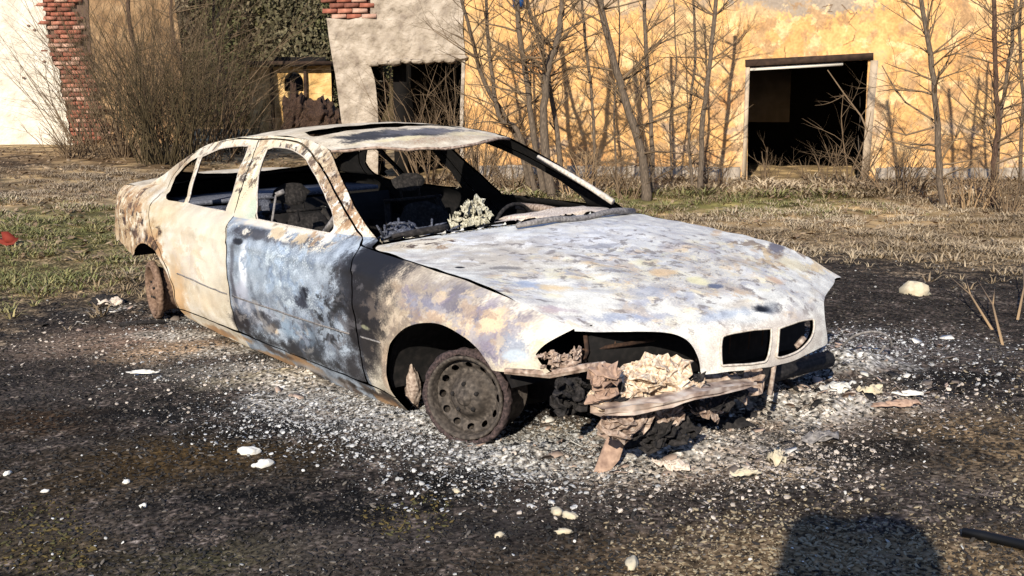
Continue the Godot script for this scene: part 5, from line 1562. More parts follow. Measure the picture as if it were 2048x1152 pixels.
func wall_paint() -> StandardMaterial3D:
	var p := Paint.new(1400, 560, Vector2(-6.0, -0.8), Vector2(8.0, 4.8), 211, 0.20, 0.05, 0.012)
	p.fill([Color(0.66, 0.50, 0.33), Color(0.77, 0.59, 0.38), Color(0.83, 0.65, 0.43), Color(0.87, 0.71, 0.49)], 0.55, 0.37, 0.08)
	# bare plaster high up
	p.blot(Vector2(0.546, 2.440), Vector2(1.15, 0.22), Color(0.58, 0.54, 0.50), 0.9, 0.3, 0.8)
	p.blot(Vector2(-0.048, 2.258), Vector2(0.5, 0.14), Color(0.80, 0.66, 0.48), 0.8, 0.4, 0.8)
	p.blot(Vector2(3.111, 2.174), Vector2(0.9, 0.20), Color(0.68, 0.58, 0.45), 0.5, 0.4, 0.9)
	p.blot(Vector2(2.947, 2.693), Vector2(1.0, 0.25), Color(0.62, 0.56, 0.50), 0.5, 0.3, 0.9)
	p.blot(Vector2(-2.091, 2.606), Vector2(1.4, 0.35), Color(0.62, 0.55, 0.48), 0.85, 0.4, 0.9)
	p.blot(Vector2(-0.920, 2.063), Vector2(0.5, 0.5), Color(0.66, 0.57, 0.46), 0.6, 0.6, 0.9)
	p.blot(Vector2(-3.830, 1.872), Vector2(0.35, 0.7), Color(0.70, 0.58, 0.42), 0.7, 0.5, 0.9)
	# weathering: paler washes, orange repairs, dirt at the foot
	for i in 70:
		var c := Vector2(rng.randf_range(-4.5, 6.5), rng.randf_range(0.0, 3.0))
		p.blot(c, Vector2(rng.randf_range(0.1, 0.5), rng.randf_range(0.06, 0.3)), [Color(0.87, 0.73, 0.50), Color(0.80, 0.56, 0.36), Color(0.72, 0.52, 0.34), Color(0.86, 0.66, 0.40)][i % 4], 0.55, 0.6, 0.9)
	for i in 40:
		p.blot(Vector2(rng.randf_range(-5, 7), rng.randf_range(-0.2, 0.35)), Vector2(rng.randf_range(0.1, 0.5), rng.randf_range(0.05, 0.16)), Color(0.50, 0.40, 0.29), 0.6, 0.6, 0.9)
	p.blot(Vector2(-0.133, 0.773), Vector2(0.10, 0.9), Color(0.86, 0.72, 0.56), 0.8, 0.5, 0.5)
	p.blot(Vector2(1.695, 0.915), Vector2(0.14, 0.9), Color(0.80, 0.70, 0.58), 0.8, 0.5, 0.6)
	# hairline cracks and fallen-off plaster
	for i in 26:
		var c := Vector2(rng.randf_range(-4.0, 6.5), rng.randf_range(0.2, 2.8))
		for k in 7:
			var e := c + Vector2(rng.randf_range(-0.16, 0.16), rng.randf_range(-0.22, 0.06))
			p.stroke(c, e, 0.006, Color(0.36, 0.27, 0.19), 0.7)
			c = e
	p.flecks(Vector2(1.0, 1.2), Vector2(6.5, 1.9), 100, Vector2(0.02, 0.07), [Color(0.70, 0.58, 0.44), Color(0.86, 0.74, 0.56), Color(0.62, 0.49, 0.36)], 0.7, rng)
	p.flecks(Vector2(1.0, 0.3), Vector2(6.5, 0.6), 100, Vector2(0.02, 0.08), [Color(0.52, 0.42, 0.32), Color(0.64, 0.56, 0.48)], 0.8, rng)
	return texmat(p.texture(0.05), 0.93, 0.2)

func build_main() -> void:
	var b := thing("orange_building", "derelict orange-washed building with two dark doorways and grey patches, behind the bare trees", "building", Vector3(3.29, -0.05, -16.17))
	b.basis = Basis(Vector3(cos(deg_to_rad(6.0)), 0, sin(deg_to_rad(6.0))), Vector3.UP, Vector3(-sin(deg_to_rad(6.0)), 0, cos(deg_to_rad(6.0))))
	var wall_mat := wall_paint()
	var uv := func(x: float, y: float) -> Vector2: return Vector2((x + 6.0) / 14.0, (y + 0.8) / 5.6)
	var f := func(x: float, y: float) -> Vector3: return Vector3(x, y, 0.018 * bump.get_noise_2d(x * 40, y * 40))
	var c := Vector3(0, 1, -6)
	var left_edge: Vector2 = Vector2(-3.987, 1.666)
	# orange part with the right doorway
	var o := PackedVector2Array([Vector2(left_edge.x, -0.7), Vector2(8.0, -0.7), Vector2(8.0, 4.6), Vector2(left_edge.x, 4.6)])
	var door := PackedVector2Array([Vector2(0.003, -0.001) + Vector2(0, -0.5), Vector2(-0.026, 0.842), Vector2(-0.044, 1.576), Vector2(0.714, 1.615), Vector2(1.550, 1.653), Vector2(1.555, 0.779), Vector2(1.540, 0.012) + Vector2(0, -0.5)])
	panel("wall", o, [door], f, uv, Vector2(0.16, 0.16), wall_mat, M.inner_plaster, b, c, 0.42)
	# grey part with the left doorway, standing slightly proud
	var g := func(x: float, y: float) -> Vector3: return Vector3(x, y, 0.04 + 0.035 * bump.get_noise_2d(x * 55 + 90, y * 55) + 0.012 * bump.get_noise_2d(x * 160, y * 160))
	var go := PackedVector2Array([Vector2(-5.749, -0.470), Vector2(-5.747, 0.754), Vector2(-5.831, 1.460), Vector2(-5.893, 1.879), Vector2(-5.940, 2.253), Vector2(-5.609, 2.224), Vector2(-5.305, 2.291), Vector2(-5.298, 2.633), Vector2(-5.250, 2.904), Vector2(-4.452, 3.232), Vector2(-3.990, 3.227), Vector2(-3.965, 2.757), Vector2(-3.998, 2.078), Vector2(-3.965, 1.735), Vector2(-3.991, 1.110), Vector2(-4.002, -0.451)])
	var gdoor := smooth([Vector2(-5.255, -0.537), Vector2(-5.227, 0.827), Vector2(-5.254, 1.320), Vector2(-5.320, 1.585), Vector2(-5.117, 1.654), Vector2(-4.542, 1.681), Vector2(-4.015, 1.666), Vector2(-4.033, 1.250), Vector2(-4.043, 0.830), Vector2(-4.053, -0.523)], 3, 30)
	var grey := panel("grey_wall", go, [gdoor], g, func(x: float, y: float) -> Vector2: return Vector2(x, y) * 0.3, Vector2(0.08, 0.08), M.grey_plaster, M.inner_plaster, b, c, 0.45)
	tag(grey, "grey crumbling plaster part with exposed bricks and a rough doorway")
	# bricks laid bare at the top left corner, with the core of the wall behind them
	var st := stool()
	var b0: Vector2 = Vector2(-5.912, 2.226)
	var b1: Vector2 = Vector2(-5.288, 3.108)
	box(st, Vector3((b0.x + b1.x) * 0.5, (b0.y + b1.y) * 0.5, -0.2), Vector3((b1.x - b0.x) * 0.5 - 0.01, (b1.y - b0.y) * 0.5 - 0.01, 0.16))
	finish("wall_core", st, M.mortar, b)
	bricks(b, func(y: float) -> float: return b0.x + 0.02, func(y: float) -> float: return b1.x - 0.14, b0.y + 0.01, b1.y, 0.0, 0.22, 0.075)
	# lintels
	st = stool()
	var l0: Vector2 = Vector2(-0.091, 1.569)
	var l1: Vector2 = Vector2(1.609, 1.659)
	var slope := atan2(l1.y - l0.y, l1.x - l0.x)
	var mid := (l0 + l1) * 0.5
	box(st, Vector3(mid.x, mid.y + 0.045, -0.10), Vector3(l0.distance_to(l1) * 0.5, 0.045, 0.16), Basis(Vector3(0, 0, 1), slope))
	tag(finish("lintel", st, M.old_wood, b), "dark wooden lintel over the right doorway")
	st = stool()
	var s0: Vector2 = Vector2(-0.022, 1.529)
	var s1: Vector2 = Vector2(1.222, 1.594)
	mid = (s0 + s1) * 0.5
	box(st, Vector3(mid.x, mid.y + 0.006, -0.03), Vector3(s0.distance_to(s1) * 0.5, 0.022, 0.03), Basis(Vector3(0, 0, 1), slope))
	finish("lintel_strip", st, M.white_paint, b)
	st = stool()
	l0 = Vector2(-5.370, 1.606)
	l1 = Vector2(-3.937, 1.666)
	for k in 9:
		var t := (k + 0.5) / 9.0
		var q := l0.lerp(l1, t)
		lump(st, Vector3(q.x, q.y + 0.02 + rng.randf_range(-0.015, 0.02), -0.02), Vector3(0.10, 0.03 + rng.randf_range(0, 0.03), 0.10), 0.5, k, 18)
	finish("broken_lintel", st, M.grey_plaster, b)
	# plastered jambs of the right doorway
	st = stool()
	box(st, Vector3((Vector2(1.551, 0.847)).x + 0.055, 0.8, 0.01), Vector3(0.05, 0.85, 0.025), Basis(Vector3(0, 0, 1), -0.03))
	finish("door_jamb", st, M.pale_plaster, b)
	st = stool()
	box(st, Vector3((Vector2(-0.026, 0.842)).x - 0.03, 0.8, 0.01), Vector3(0.028, 0.82, 0.022))
	finish("door_jamb", st, M.pale_plaster, b)
	# stone plinth
	st = stool()
	var x0: float = left_edge.x
	var pl := func(a: float, e: float, top: float) -> void:
		var n := int((e - a) / 0.14)
		for k in n:
			var q0 := lerpf(a, e, float(k) / n)
			var q1 := lerpf(a, e, float(k + 1) / n)
			box(st, Vector3((q0 + q1) * 0.5, top * 0.5 - 0.25 + rng.randf_range(-0.015, 0.01), 0.035), Vector3((q1 - q0) * 0.5 - 0.002, top * 0.5 + 0.25, 0.035 + rng.randf_range(0, 0.012)))
	pl.call(x0 + 0.02, (Vector2(-0.053, 0.429)).x - 0.06, 0.20)
	pl.call((Vector2(1.606, 0.439)).x + 0.12, 7.9, 0.21)
	finish("plinth", st, M.grey_plaster, b)
	# rooms behind the doorways
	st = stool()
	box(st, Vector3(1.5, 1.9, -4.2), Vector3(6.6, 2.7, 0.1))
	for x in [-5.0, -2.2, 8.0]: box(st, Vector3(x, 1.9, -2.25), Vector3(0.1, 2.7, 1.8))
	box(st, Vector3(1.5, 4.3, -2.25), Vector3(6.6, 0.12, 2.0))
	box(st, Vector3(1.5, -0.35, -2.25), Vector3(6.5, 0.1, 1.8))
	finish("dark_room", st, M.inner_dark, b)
	st = stool()
	var r0: Vector2 = Vector2(-0.131, 0.739)
	var r1: Vector2 = Vector2(0.704, 1.521)
	box(st, Vector3((r0.x + r1.x) * 0.5, (r0.y + r1.y) * 0.5 + 0.1, -2.6), Vector3((r1.x - r0.x) * 0.5 + 0.16, (r1.y - r0.y) * 0.5 + 0.1, 0.05))
	finish("inner_partition", st, M.inner_plaster, b)
	# blue plate high on the wall
	st = stool()
	var bp: Vector2 = Vector2(-3.217, 2.467)
	box(st, Vector3(bp.x, bp.y + 0.08, 0.05), Vector3(0.075, 0.16, 0.02))
	tag(finish("blue_plate", st, plainmat(Color(0.16, 0.36, 0.62), 0.5), b), "blue plate high on the wall between the tree trunks")

func build_white_house() -> void:
	var d := 22.0
	var base := Vector3(-8.961, 0.160, -22.000)
	var b := thing("white_house", "white plastered house with a broken brick corner at the left edge of the picture", "house", base)
	b.rotation.y = 0.08
	var k := d / 2315.0
	var edge_y := [-0.4, 0.0, 0.15, 0.6, 0.95, 1.3, 1.6, 2.1, 2.6, 3.6]
	var edge_x := [0.66, 0.66, 0.64, 0.58, 0.52, 0.50, 0.38, 0.33, 0.28, 0.22]
	# plastered front, ending in a torn edge
	var o := [Vector2(-3.0, -0.5)]
	for i in edge_y.size():
		var y0: float = edge_y[i]
		o.append(Vector2(edge_x[i], y0))
		if i < edge_y.size() - 1:
			for j in 5:
				var t := (j + 1) / 6.0
				var yy := lerpf(y0, edge_y[i + 1], t)
				o.append(Vector2(cr(edge_y, edge_x, yy) + rng.randf_range(-0.035, 0.035), yy))
	o.append(Vector2(-3.0, 3.6))
	panel("front_wall", PackedVector2Array(o), [], func(x: float, y: float) -> Vector3: return Vector3(x, y, 0.03 + 0.02 * bump.get_noise_2d(x * 40, y * 40)), func(x: float, y: float) -> Vector2: return Vector2(x, y) * 0.4, Vector2(0.15, 0.15), M.white_plaster, M.inner_plaster, b, Vector3(0, 1, -4), 0.07)
	var st := stool()
	box(st, Vector3(0.0, 1.5, -0.35), Vector3(1.05, 2.1, 0.26))
	finish("wall_core", st, M.mortar, b)
	bricks(b, func(y: float) -> float: return cr(edge_y, edge_x, y) - 0.05, func(y: float) -> float: return cr(edge_y, edge_x, y) + 0.46, 0.0, 3.2, -0.05, 0.25, 0.082)
	# small holes in the plaster
	for q in [[0.0, 2.2], [0.24, 1.55], [-0.15, 1.25], [0.1, 2.12]]:
		st = stool()
		lump(st, Vector3(q[0], q[1], 0.052), Vector3(0.03, 0.022, 0.008), 0.5, int(q[1] * 10), 8)
		finish("plaster_chip", st, M.mortar, b)
	# the side wall turns back into the trees
	st = stool()
	var sp := panel("side_wall", PackedVector2Array([Vector2(0, -0.6), Vector2(1.9, -0.6), Vector2(1.75, 1.6), Vector2(1.5, 4.2), Vector2(0, 4.2)]), [], func(u: float, y: float) -> Vector3: return Vector3(1.0 + u * 0.94, y, -0.12 - u * 0.30 + 0.04 * bump.get_noise_2d(u * 40, y * 40)), func(x: float, y: float) -> Vector2: return Vector2(x, y) * 0.4, Vector2(0.2, 0.2), M.tan_plaster, M.inner_plaster, b, Vector3(0, 1, -6), 0.3)
	tag(sp, "tan weathered side wall")

func build_ruin() -> void:
	var base := Vector3(-5.129, 0.417, -27.000)
	var b := thing("yellow_ruin", "low yellow ruined wall with a small arched opening, seen over the car's roof", "ruin", base)
	var k := 27.0 / 2315.0
	var o := PackedVector2Array([Vector2(-80, -60) * k, Vector2(84, -60) * k, Vector2(84, 112) * k, Vector2(-78, 108) * k])
	var hole := PackedVector2Array()
	for i in 11:
		var a := PI * i / 10.0
		hole.append(Vector2(10 + 19 * cos(a), 78 + 22 * sin(a)) * k)
	hole.append(Vector2(-9, 62) * k)
	hole.append(Vector2(29, 62) * k)
	panel("wall", o, [hole], func(x: float, y: float) -> Vector3: return Vector3(x, y, 0.03 * bump.get_noise_2d(x * 60, y * 60)), func(x: float, y: float) -> Vector2: return Vector2(x, y) * 0.4, Vector2(0.12, 0.12), M.yellow_plaster, M.inner_dark, b, Vector3(0, 0, -5), 0.4)
	var st := stool()
	box(st, Vector3(2 * k, 116 * k, 0.05), Vector3(86 * k, 0.045, 0.32))
	finish("coping", st, M.old_wood, b)
	for x in [-32.0, 34.0]:
		st = stool()
		box(st, Vector3(x * k, 50 * k, 0.06), Vector3(0.035, 62 * k, 0.05))
		finish("post", st, M.old_wood, b)
	st = stool()
	for q in [[20, 10, 0.26, 0.62], [62, 8, 0.42, 0.42], [84, 0, 0.35, 0.35]]:
		lump(st, Vector3(q[0] * k, q[1] * k, 0.6), Vector3(q[2], q[3], 0.35), 0.7, int(q[0]), 44, Basis(), 1.6)
	tag(finish("rubble_heap", st, M.rust_dark), "brown overgrown rubble heap before the yellow ruined wall", "rubble").position = base
	st = stool()
	box(st, Vector3(10 * k, 70 * k, -0.9), Vector3(0.6, 0.7, 0.05))
	finish("back_wall", st, M.inner_dark, b)

# ---------------------------------------------------------------- trees
func limb(st: SurfaceTool, p: Vector3, dir: Vector3, length: float, r: float, depth: int, droop := 0.0) -> void:
	var pts := [p]
	var rad := [r]
	var n := 4
	var d := dir
	for i in n:
		d = (d + Vector3(rng.randf_range(-0.22, 0.22), rng.randf_range(-0.16, 0.18) - droop, rng.randf_range(-0.22, 0.22))).normalized()
		pts.append(pts[-1] + d * length / n)
		rad.append(r * (1.0 - 0.75 * (i + 1) / n))
	tube(st, pts, rad, 4 if depth > 0 else 3, false)
	if depth <= 0: return
	for k in 2 + rng.randi() % 3:
		var i := 1 + rng.randi() % (n - 1)
		var side := Vector3(rng.randf_range(-1, 1), rng.randf_range(-0.3, 0.9), rng.randf_range(-1, 1)).normalized()
		limb(st, pts[i], (d + side * 0.9).normalized(), length * rng.randf_range(0.4, 0.7), rad[i] * 0.6, depth - 1, droop)

func bare_tree(label: String, pts: Array, r0: float, r1: float, twigs: int, low := 0.15, reach := 0.8, called := "bare_tree", dead := false) -> void:
	var base: Vector3 = pts[0]
	base.y = ground(base.x, base.z) - 0.05
	var t := thing(called, label, "tree", base, "bare trees in front of the orange building")
	var line := [Vector3.ZERO]
	for i in range(1, pts.size()): line.append(pts[i] - base)
	# a few more points, so that the trunk bends gently and tapers
	var fine := []
	var rad := []
	var steps := 4
	var total := (line.size() - 1) * steps
	for i in line.size() - 1:
		var a: Vector3 = line[maxi(i - 1, 0)]
		var e: Vector3 = line[mini(i + 2, line.size() - 1)]
		for k in steps:
			fine.append(line[i].cubic_interpolate(line[i + 1], a, e, float(k) / steps) + Vector3(rng.randf_range(-0.01, 0.01), 0, rng.randf_range(-0.01, 0.01)))
	fine.append(line[-1])
	for i in fine.size():
		var u := float(i) / total
		rad.append(0.72 * lerpf(r0, r1, u) * (1.0 + 0.35 * exp(-u * 25.0)) * rng.randf_range(0.93, 1.07))
	var st := stool()
	tube(st, fine, rad, 9, true)
	st.generate_normals()
	done("trunk", st, M.bark if not dead else M.bark_dark, t)
	st = stool()
	for k in twigs:
		var u := rng.randf_range(low, 1.0)
		var i := clampi(int(u * total), 0, total)
		var a := rng.randf() * TAU
		var dir := Vector3(cos(a), rng.randf_range(0.15, 1.1), sin(a) * 0.8).normalized()
		limb(st, fine[i], dir, reach * rng.randf_range(0.4, 1.1), minf(rad[i] * 0.42, rng.randf_range(0.006, 0.017)), 2 if rng.randf() < 0.75 else 1, rng.randf_range(-0.05, 0.06))
	finish("branches", st, M.twig, t)

func shrub(label: String, base: Vector3, size: Vector2, stems: int, mat: Material, group: String) -> void:
	base.y = ground(base.x, base.z) - 0.03
	var t := thing("bare_shrub", label, "shrub", base, group)
	var st := stool()
	for k in int(stems * 1.4):
		var a := rng.randf() * TAU
		var r := rng.randf()
		var p := Vector3(cos(a) * size.x * 0.35 * r, 0, sin(a) * size.x * 0.3 * r)
		var dir := Vector3(cos(a) * rng.randf_range(0.1, 0.7), 1.0, sin(a) * rng.randf_range(0.1, 0.6)).normalized()
		limb(st, p, dir, size.y * rng.randf_range(0.5, 1.1), rng.randf_range(0.005, 0.014), 2, rng.randf_range(0.0, 0.10))
	finish("stems", st, mat, t)

func build_trees() -> void:
	bare_tree("left thin stem of the clump, leaning left in front of the grey wall's right edge", [Vector3(0.236, 0.290, -14.400), Vector3(0.037, 0.659, -14.400), Vector3(-0.341, 1.297, -14.300), Vector3(-0.492, 1.857, -14.200), Vector3(-0.639, 2.480, -14.000), Vector3(-0.774, 3.143, -13.900)], 0.045, 0.020, 34)
	bare_tree("second thin upright stem of the clump, left of the thick trunks", [Vector3(0.312, 0.273, -14.200), Vector3(0.067, 0.715, -14.200), Vector3(-0.152, 0.860, -14.200), Vector3(-0.223, 1.326, -14.200), Vector3(-0.282, 1.769, -14.200), Vector3(-0.304, 2.266, -14.200), Vector3(-0.349, 2.957, -14.200)], 0.048, 0.022, 30)
	bare_tree("dark leaning trunk of the clump, under the blue plate", [Vector3(0.393, 0.211, -13.800), Vector3(0.248, 0.742, -13.800), Vector3(0.188, 1.260, -13.800), Vector3(0.105, 1.755, -13.800), Vector3(0.052, 2.237, -13.800), Vector3(-0.023, 3.074, -13.800)], 0.052, 0.038, 34, 0.3)
	bare_tree("thickest forked trunk in the middle of the clump", [Vector3(0.475, 0.215, -13.600), Vector3(0.373, 0.709, -13.600), Vector3(0.393, 1.260, -13.600), Vector3(0.427, 1.493, -13.600), Vector3(0.534, 1.843, -13.600), Vector3(0.572, 2.223, -13.600), Vector3(0.628, 3.048, -13.600)], 0.075, 0.035, 40, 0.3, 0.9)
	bare_tree("trunk leaning left behind the thickest trunk of the clump", [Vector3(0.591, 0.196, -14.000), Vector3(0.565, 0.496, -14.000), Vector3(0.428, 1.354, -14.000), Vector3(0.302, 1.860, -14.000), Vector3(0.176, 2.252, -14.000), Vector3(0.035, 2.989, -14.000)], 0.048, 0.028, 34, 0.25)
	bare_tree("slender pole right of the clump, nearly straight", [Vector3(1.028, 0.242, -14.200), Vector3(0.990, 0.848, -14.200), Vector3(0.896, 1.663, -14.200), Vector3(0.829, 2.266, -14.200), Vector3(0.775, 2.957, -14.200)], 0.030, 0.020, 30, 0.1, 0.7)
	bare_tree("thick curved trunk sweeping up to the left, in the middle of the orange wall", [Vector3(1.561, 0.195, -13.400), Vector3(1.497, 0.483, -13.400), Vector3(1.303, 1.069, -13.400), Vector3(1.159, 1.545, -13.400), Vector3(1.015, 2.099, -13.400), Vector3(0.898, 2.914, -13.400)], 0.075, 0.045, 42, 0.2, 0.9)
	bare_tree("thin trunk just right of the thick curved trunk", [Vector3(1.666, 0.219, -13.700), Vector3(1.642, 0.513, -13.700), Vector3(1.591, 1.260, -13.700), Vector3(1.535, 2.062, -13.700), Vector3(1.495, 2.896, -13.700)], 0.040, 0.028, 32, 0.15)
	bare_tree("thin dark stem left of the right doorway, kinked at its foot", [Vector3(2.249, 0.092, -14.400), Vector3(2.219, 0.290, -14.400), Vector3(2.182, 0.781, -14.400), Vector3(2.231, 1.687, -14.400), Vector3(2.174, 2.456, -14.400), Vector3(2.136, 2.981, -14.400)], 0.030, 0.018, 32, 0.1, 0.7)
	bare_tree("pale trunk closest to the left jamb of the right doorway", [Vector3(2.272, 0.100, -14.000), Vector3(2.279, 0.496, -14.000), Vector3(2.304, 1.090, -14.000), Vector3(2.356, 1.559, -14.000), Vector3(2.412, 2.252, -14.000), Vector3(2.454, 2.989, -14.000)], 0.048, 0.030, 38, 0.25, 0.8)
	bare_tree("straight trunk right of the right doorway with a crooked root at its foot", [Vector3(4.660, 0.092, -12.400), Vector3(4.579, 0.263, -12.400), Vector3(4.495, 1.004, -12.400), Vector3(4.402, 1.575, -12.400), Vector3(4.284, 2.036, -12.400), Vector3(4.135, 2.790, -12.400)], 0.052, 0.030, 42, 0.2, 0.8)
	bare_tree("dark double trunk near the right edge", [Vector3(5.253, 0.073, -12.600), Vector3(5.229, 0.410, -12.600), Vector3(5.232, 0.893, -12.600), Vector3(5.163, 1.486, -12.600), Vector3(5.094, 2.151, -12.600), Vector3(5.015, 2.815, -12.600)], 0.045, 0.028, 44, 0.2, 0.8, "bare_tree", true)
	bare_tree("stem crossing the dark double trunk at the right edge, leaning right", [Vector3(5.420, 0.084, -12.900), Vector3(5.377, 0.830, -12.900), Vector3(5.435, 1.395, -12.900), Vector3(5.465, 2.014, -12.900), Vector3(5.487, 2.800, -12.900)], 0.035, 0.022, 36, 0.2, 0.7)
	bare_tree("outermost thin trunk cut by the right edge", [Vector3(5.882, 0.068, -13.400), Vector3(5.839, 1.097, -13.400), Vector3(5.746, 1.878, -13.400), Vector3(5.736, 2.753, -13.400)], 0.030, 0.020, 34, 0.1, 0.8)
	bare_tree("sapling with many fine twigs between the clump and the thick curved trunk", [Vector3(1.328, 0.183, -14.600), Vector3(1.274, 0.837, -14.600), Vector3(1.336, 1.633, -14.600), Vector3(1.297, 2.533, -14.600)], 0.020, 0.010, 36, 0.05, 0.6)
	bare_tree("sapling with many fine twigs behind the thin trunk in the middle", [Vector3(2.062, 0.116, -14.900), Vector3(2.015, 0.765, -14.900), Vector3(2.072, 1.579, -14.900), Vector3(2.010, 2.559, -14.900)], 0.020, 0.010, 40, 0.05, 0.6)
	# single curved branches hanging before the wall right of the doorway
	for q in [[[Vector3(4.081, 1.477, -13.000), Vector3(4.209, 1.265, -13.000), Vector3(4.364, 1.074, -13.000), Vector3(4.537, 0.893, -12.600)], "upper arching branch right of the doorway"], [[Vector3(4.036, 0.882, -13.000), Vector3(4.221, 0.761, -13.000), Vector3(4.390, 0.716, -13.000), Vector3(4.542, 0.813, -12.600)], "middle sagging branch right of the doorway"], [[Vector3(4.028, 0.816, -13.000), Vector3(4.216, 0.650, -13.000), Vector3(4.432, 0.584, -13.000), Vector3(4.543, 0.566, -12.500)], "lowest sagging branch right of the doorway"], [[Vector3(3.911, 1.450, -14.600), Vector3(4.143, 1.145, -14.600), Vector3(4.296, 0.891, -14.400), Vector3(4.324, 0.715, -14.200)], "thin branch crossing the upper right of the doorway"]]:
		var st := stool()
		tube(st, q[0], [0.006, 0.009, 0.010, 0.012], 5)
		for k in 5: limb(st, q[0][1 + k % 2], Vector3(rng.randf_range(-0.6, 0.6), rng.randf_range(-0.2, 1), rng.randf_range(-0.5, 0.5)).normalized(), 0.4, 0.005, 1)
		tag(finish("hanging_branch", st, M.twig), q[1], "branch", "branches right of the doorway")
	# saplings and brush before the doorways and along the wall
	var spots := [
		[Vector3(4.107, 0.001, -15.200), Vector2(0.7, 0.7), 8, "pale brush growing at the foot of the right doorway"],
		[Vector3(4.377, 0.018, -15.000), Vector2(0.5, 1.3), 6, "tall thin saplings before the right jamb of the right doorway"],
		[Vector3(3.408, -0.020, -15.300), Vector2(0.5, 0.6), 10, "low brush at the left foot of the right doorway"],
		[Vector3(2.623, 0.013, -14.600), Vector2(0.6, 0.5), 10, "low brush between the pale trunk and the right doorway"],
		[Vector3(4.633, 0.027, -14.000), Vector2(0.9, 0.7), 18, "grey brush against the plinth right of the doorway"],
		[Vector3(4.937, 0.073, -12.600), Vector2(0.9, 0.6), 16, "grey brush between the two trunks at the right"],
		[Vector3(0.815, 0.168, -13.900), Vector2(0.7, 0.8), 16, "brush between the clump and the slender pole"],
		[Vector3(1.317, 0.164, -13.500), Vector2(0.6, 0.6), 12, "brush at the foot of the thick curved trunk"],
		[Vector3(-1.080, 0.230, -15.300), Vector2(0.9, 1.7), 22, "tangled brush filling the left doorway"],
		[Vector3(-0.408, 0.200, -14.800), Vector2(0.8, 1.5), 18, "twiggy brush right of the left doorway"],
		[Vector3(-0.025, 0.190, -14.500), Vector2(0.7, 0.7), 14, "brush behind the windscreen pillar of the car"],
		[Vector3(5.258, 0.068, -12.200), Vector2(0.7, 0.7), 14, "brush at the foot of the right edge trunks"],
	]
	for q in spots: shrub(q[3], q[0], q[1], q[2], M.dry_stem if q[2] == 16 else M.twig, "brush along the orange building")
	var left := [
		[Vector3(-6.979, 0.195, -19.600), Vector2(1.6, 2.4), 34, "pale tangled shrub before the broken brick corner"],
		[Vector3(-6.186, 0.201, -18.600), Vector2(1.8, 2.9), 52, "tallest tangled shrub left of the car's tail"],
		[Vector3(-5.224, 0.158, -17.500), Vector2(1.6, 2.6), 52, "dark tangled shrub just behind the car's tail"],
		[Vector3(-5.046, 0.077, -18.800), Vector2(1.8, 2.8), 50, "brown shrub above the car's rear window"],
		[Vector3(-6.916, 0.193, -18.200), Vector2(1.4, 0.7), 22, "low bramble at the foot of the white house"],
		[Vector3(-4.882, 0.059, -20.500), Vector2(1.2, 2.0), 30, "olive shrub left of the yellow ruined wall"],
		[Vector3(-2.869, 0.173, -20.000), Vector2(0.8, 0.8), 14, "thin shrub before the grey building's left corner"],
		[Vector3(-4.574, 0.066, -22.000), Vector2(0.7, 0.9), 8, "thin shrub before the yellow ruined wall"],
	]
	for q in left: shrub(q[3], q[0], q[1], q[2], M.twig_dark if "dark" in q[3] or "olive" in q[3] else M.twig, "tangled shrubs at the left")
	for q in [["dark bare trunk behind the left shrubs", 290, 21.0, 0.07], ["leaning bare trunk at the right of the left shrubs", 372, 22.5, 0.06], ["slim bare trunk on the bank left of the ruin", 452, 25.0, 0.06]]:
		var x: float = q[1]
		var p := Vector3((x - 1024) / 2315.0 * q[2], 0, -q[2])
		bare_tree(q[0], [p, p + Vector3(0.1, 1.2, 0), p + Vector3(-0.1, 2.6, 0.1), p + Vector3(0.15, 4.4, 0)], q[3], 0.03, 46, 0.1, 1.2, "bare_tree", true)
	# the wooded slope that closes the view on the left
	var st := stool()
	for i in 40:
		for j in 16:
			var q := []
			for e in [[i, j], [i + 1, j], [i + 1, j + 1], [i, j + 1]]:
				var x: float = -30 + e[0] * 1.0
				var z: float = -30 - e[1] * 2.0
				q.append(Vector3(x, -0.3 + e[1] * 1.25 + 0.8 * bump.get_noise_2d(x * 6, z * 6), z))
			quad(st, q[0], q[1], q[2], q[3])
	tag(finish("hillside", st, M.wood_floor), "", "", "", "structure")
	st = stool()
	for i in 16:
		var c := Vector3(rng.randf_range(-1, 1), rng.randf_range(-1, 1), rng.randf_range(-1, 1)).limit_length(1.0)
		var a := Vector3(rng.randf_range(-1, 1), rng.randf_range(-1, 1), rng.randf_range(-1, 1)).normalized() * 0.26
		var e := a.cross(Vector3(rng.randf_range(-1, 1), rng.randf_range(-1, 1), rng.randf_range(-1, 1))).normalized() * 0.16
		quad(st, c - a, c - e, c + a, c + e)
	st.generate_normals()
	var leaf := st.commit()
	var where := []
	var cols := []
	for k in 230:
		var z := rng.randf_range(-31, -50)
		var x := rng.randf_range(-0.36, -0.12) * -z
		var h := rng.randf_range(3.5, 7.5)
		var y0 := -0.3 + maxf(0, -30 - z) * 0.62
		var conifer := rng.randf() < 0.45
		var tone := Color(0.065, 0.066, 0.030).lerp(Color(0.12, 0.105, 0.050), rng.randf()) if conifer else Color(0.16, 0.125, 0.085).lerp(Color(0.10, 0.09, 0.05), rng.randf())
		for i in 260:
			var t := rng.randf()
			var r := h * (0.26 * (1.05 - t) if conifer else 0.26 * sqrt(maxf(0.02, 1.0 - pow(2.0 * t - 1.0, 2.0)))) * sqrt(rng.randf())
			var a := rng.randf() * TAU
			var s := rng.randf_range(0.12, 0.30)
			where.append(Transform3D(turned(Vector3(s, s * (0.7 if conifer else 1.2), s)), Vector3(x + cos(a) * r, y0 + h * t, z + sin(a) * r)))
			cols.append(tone * rng.randf_range(0.6, 1.5))
	scatter("wood", "dark olive and brown wood covering the slope beyond the ruins", "wood", leaf, tinted(1.0), where, cols)

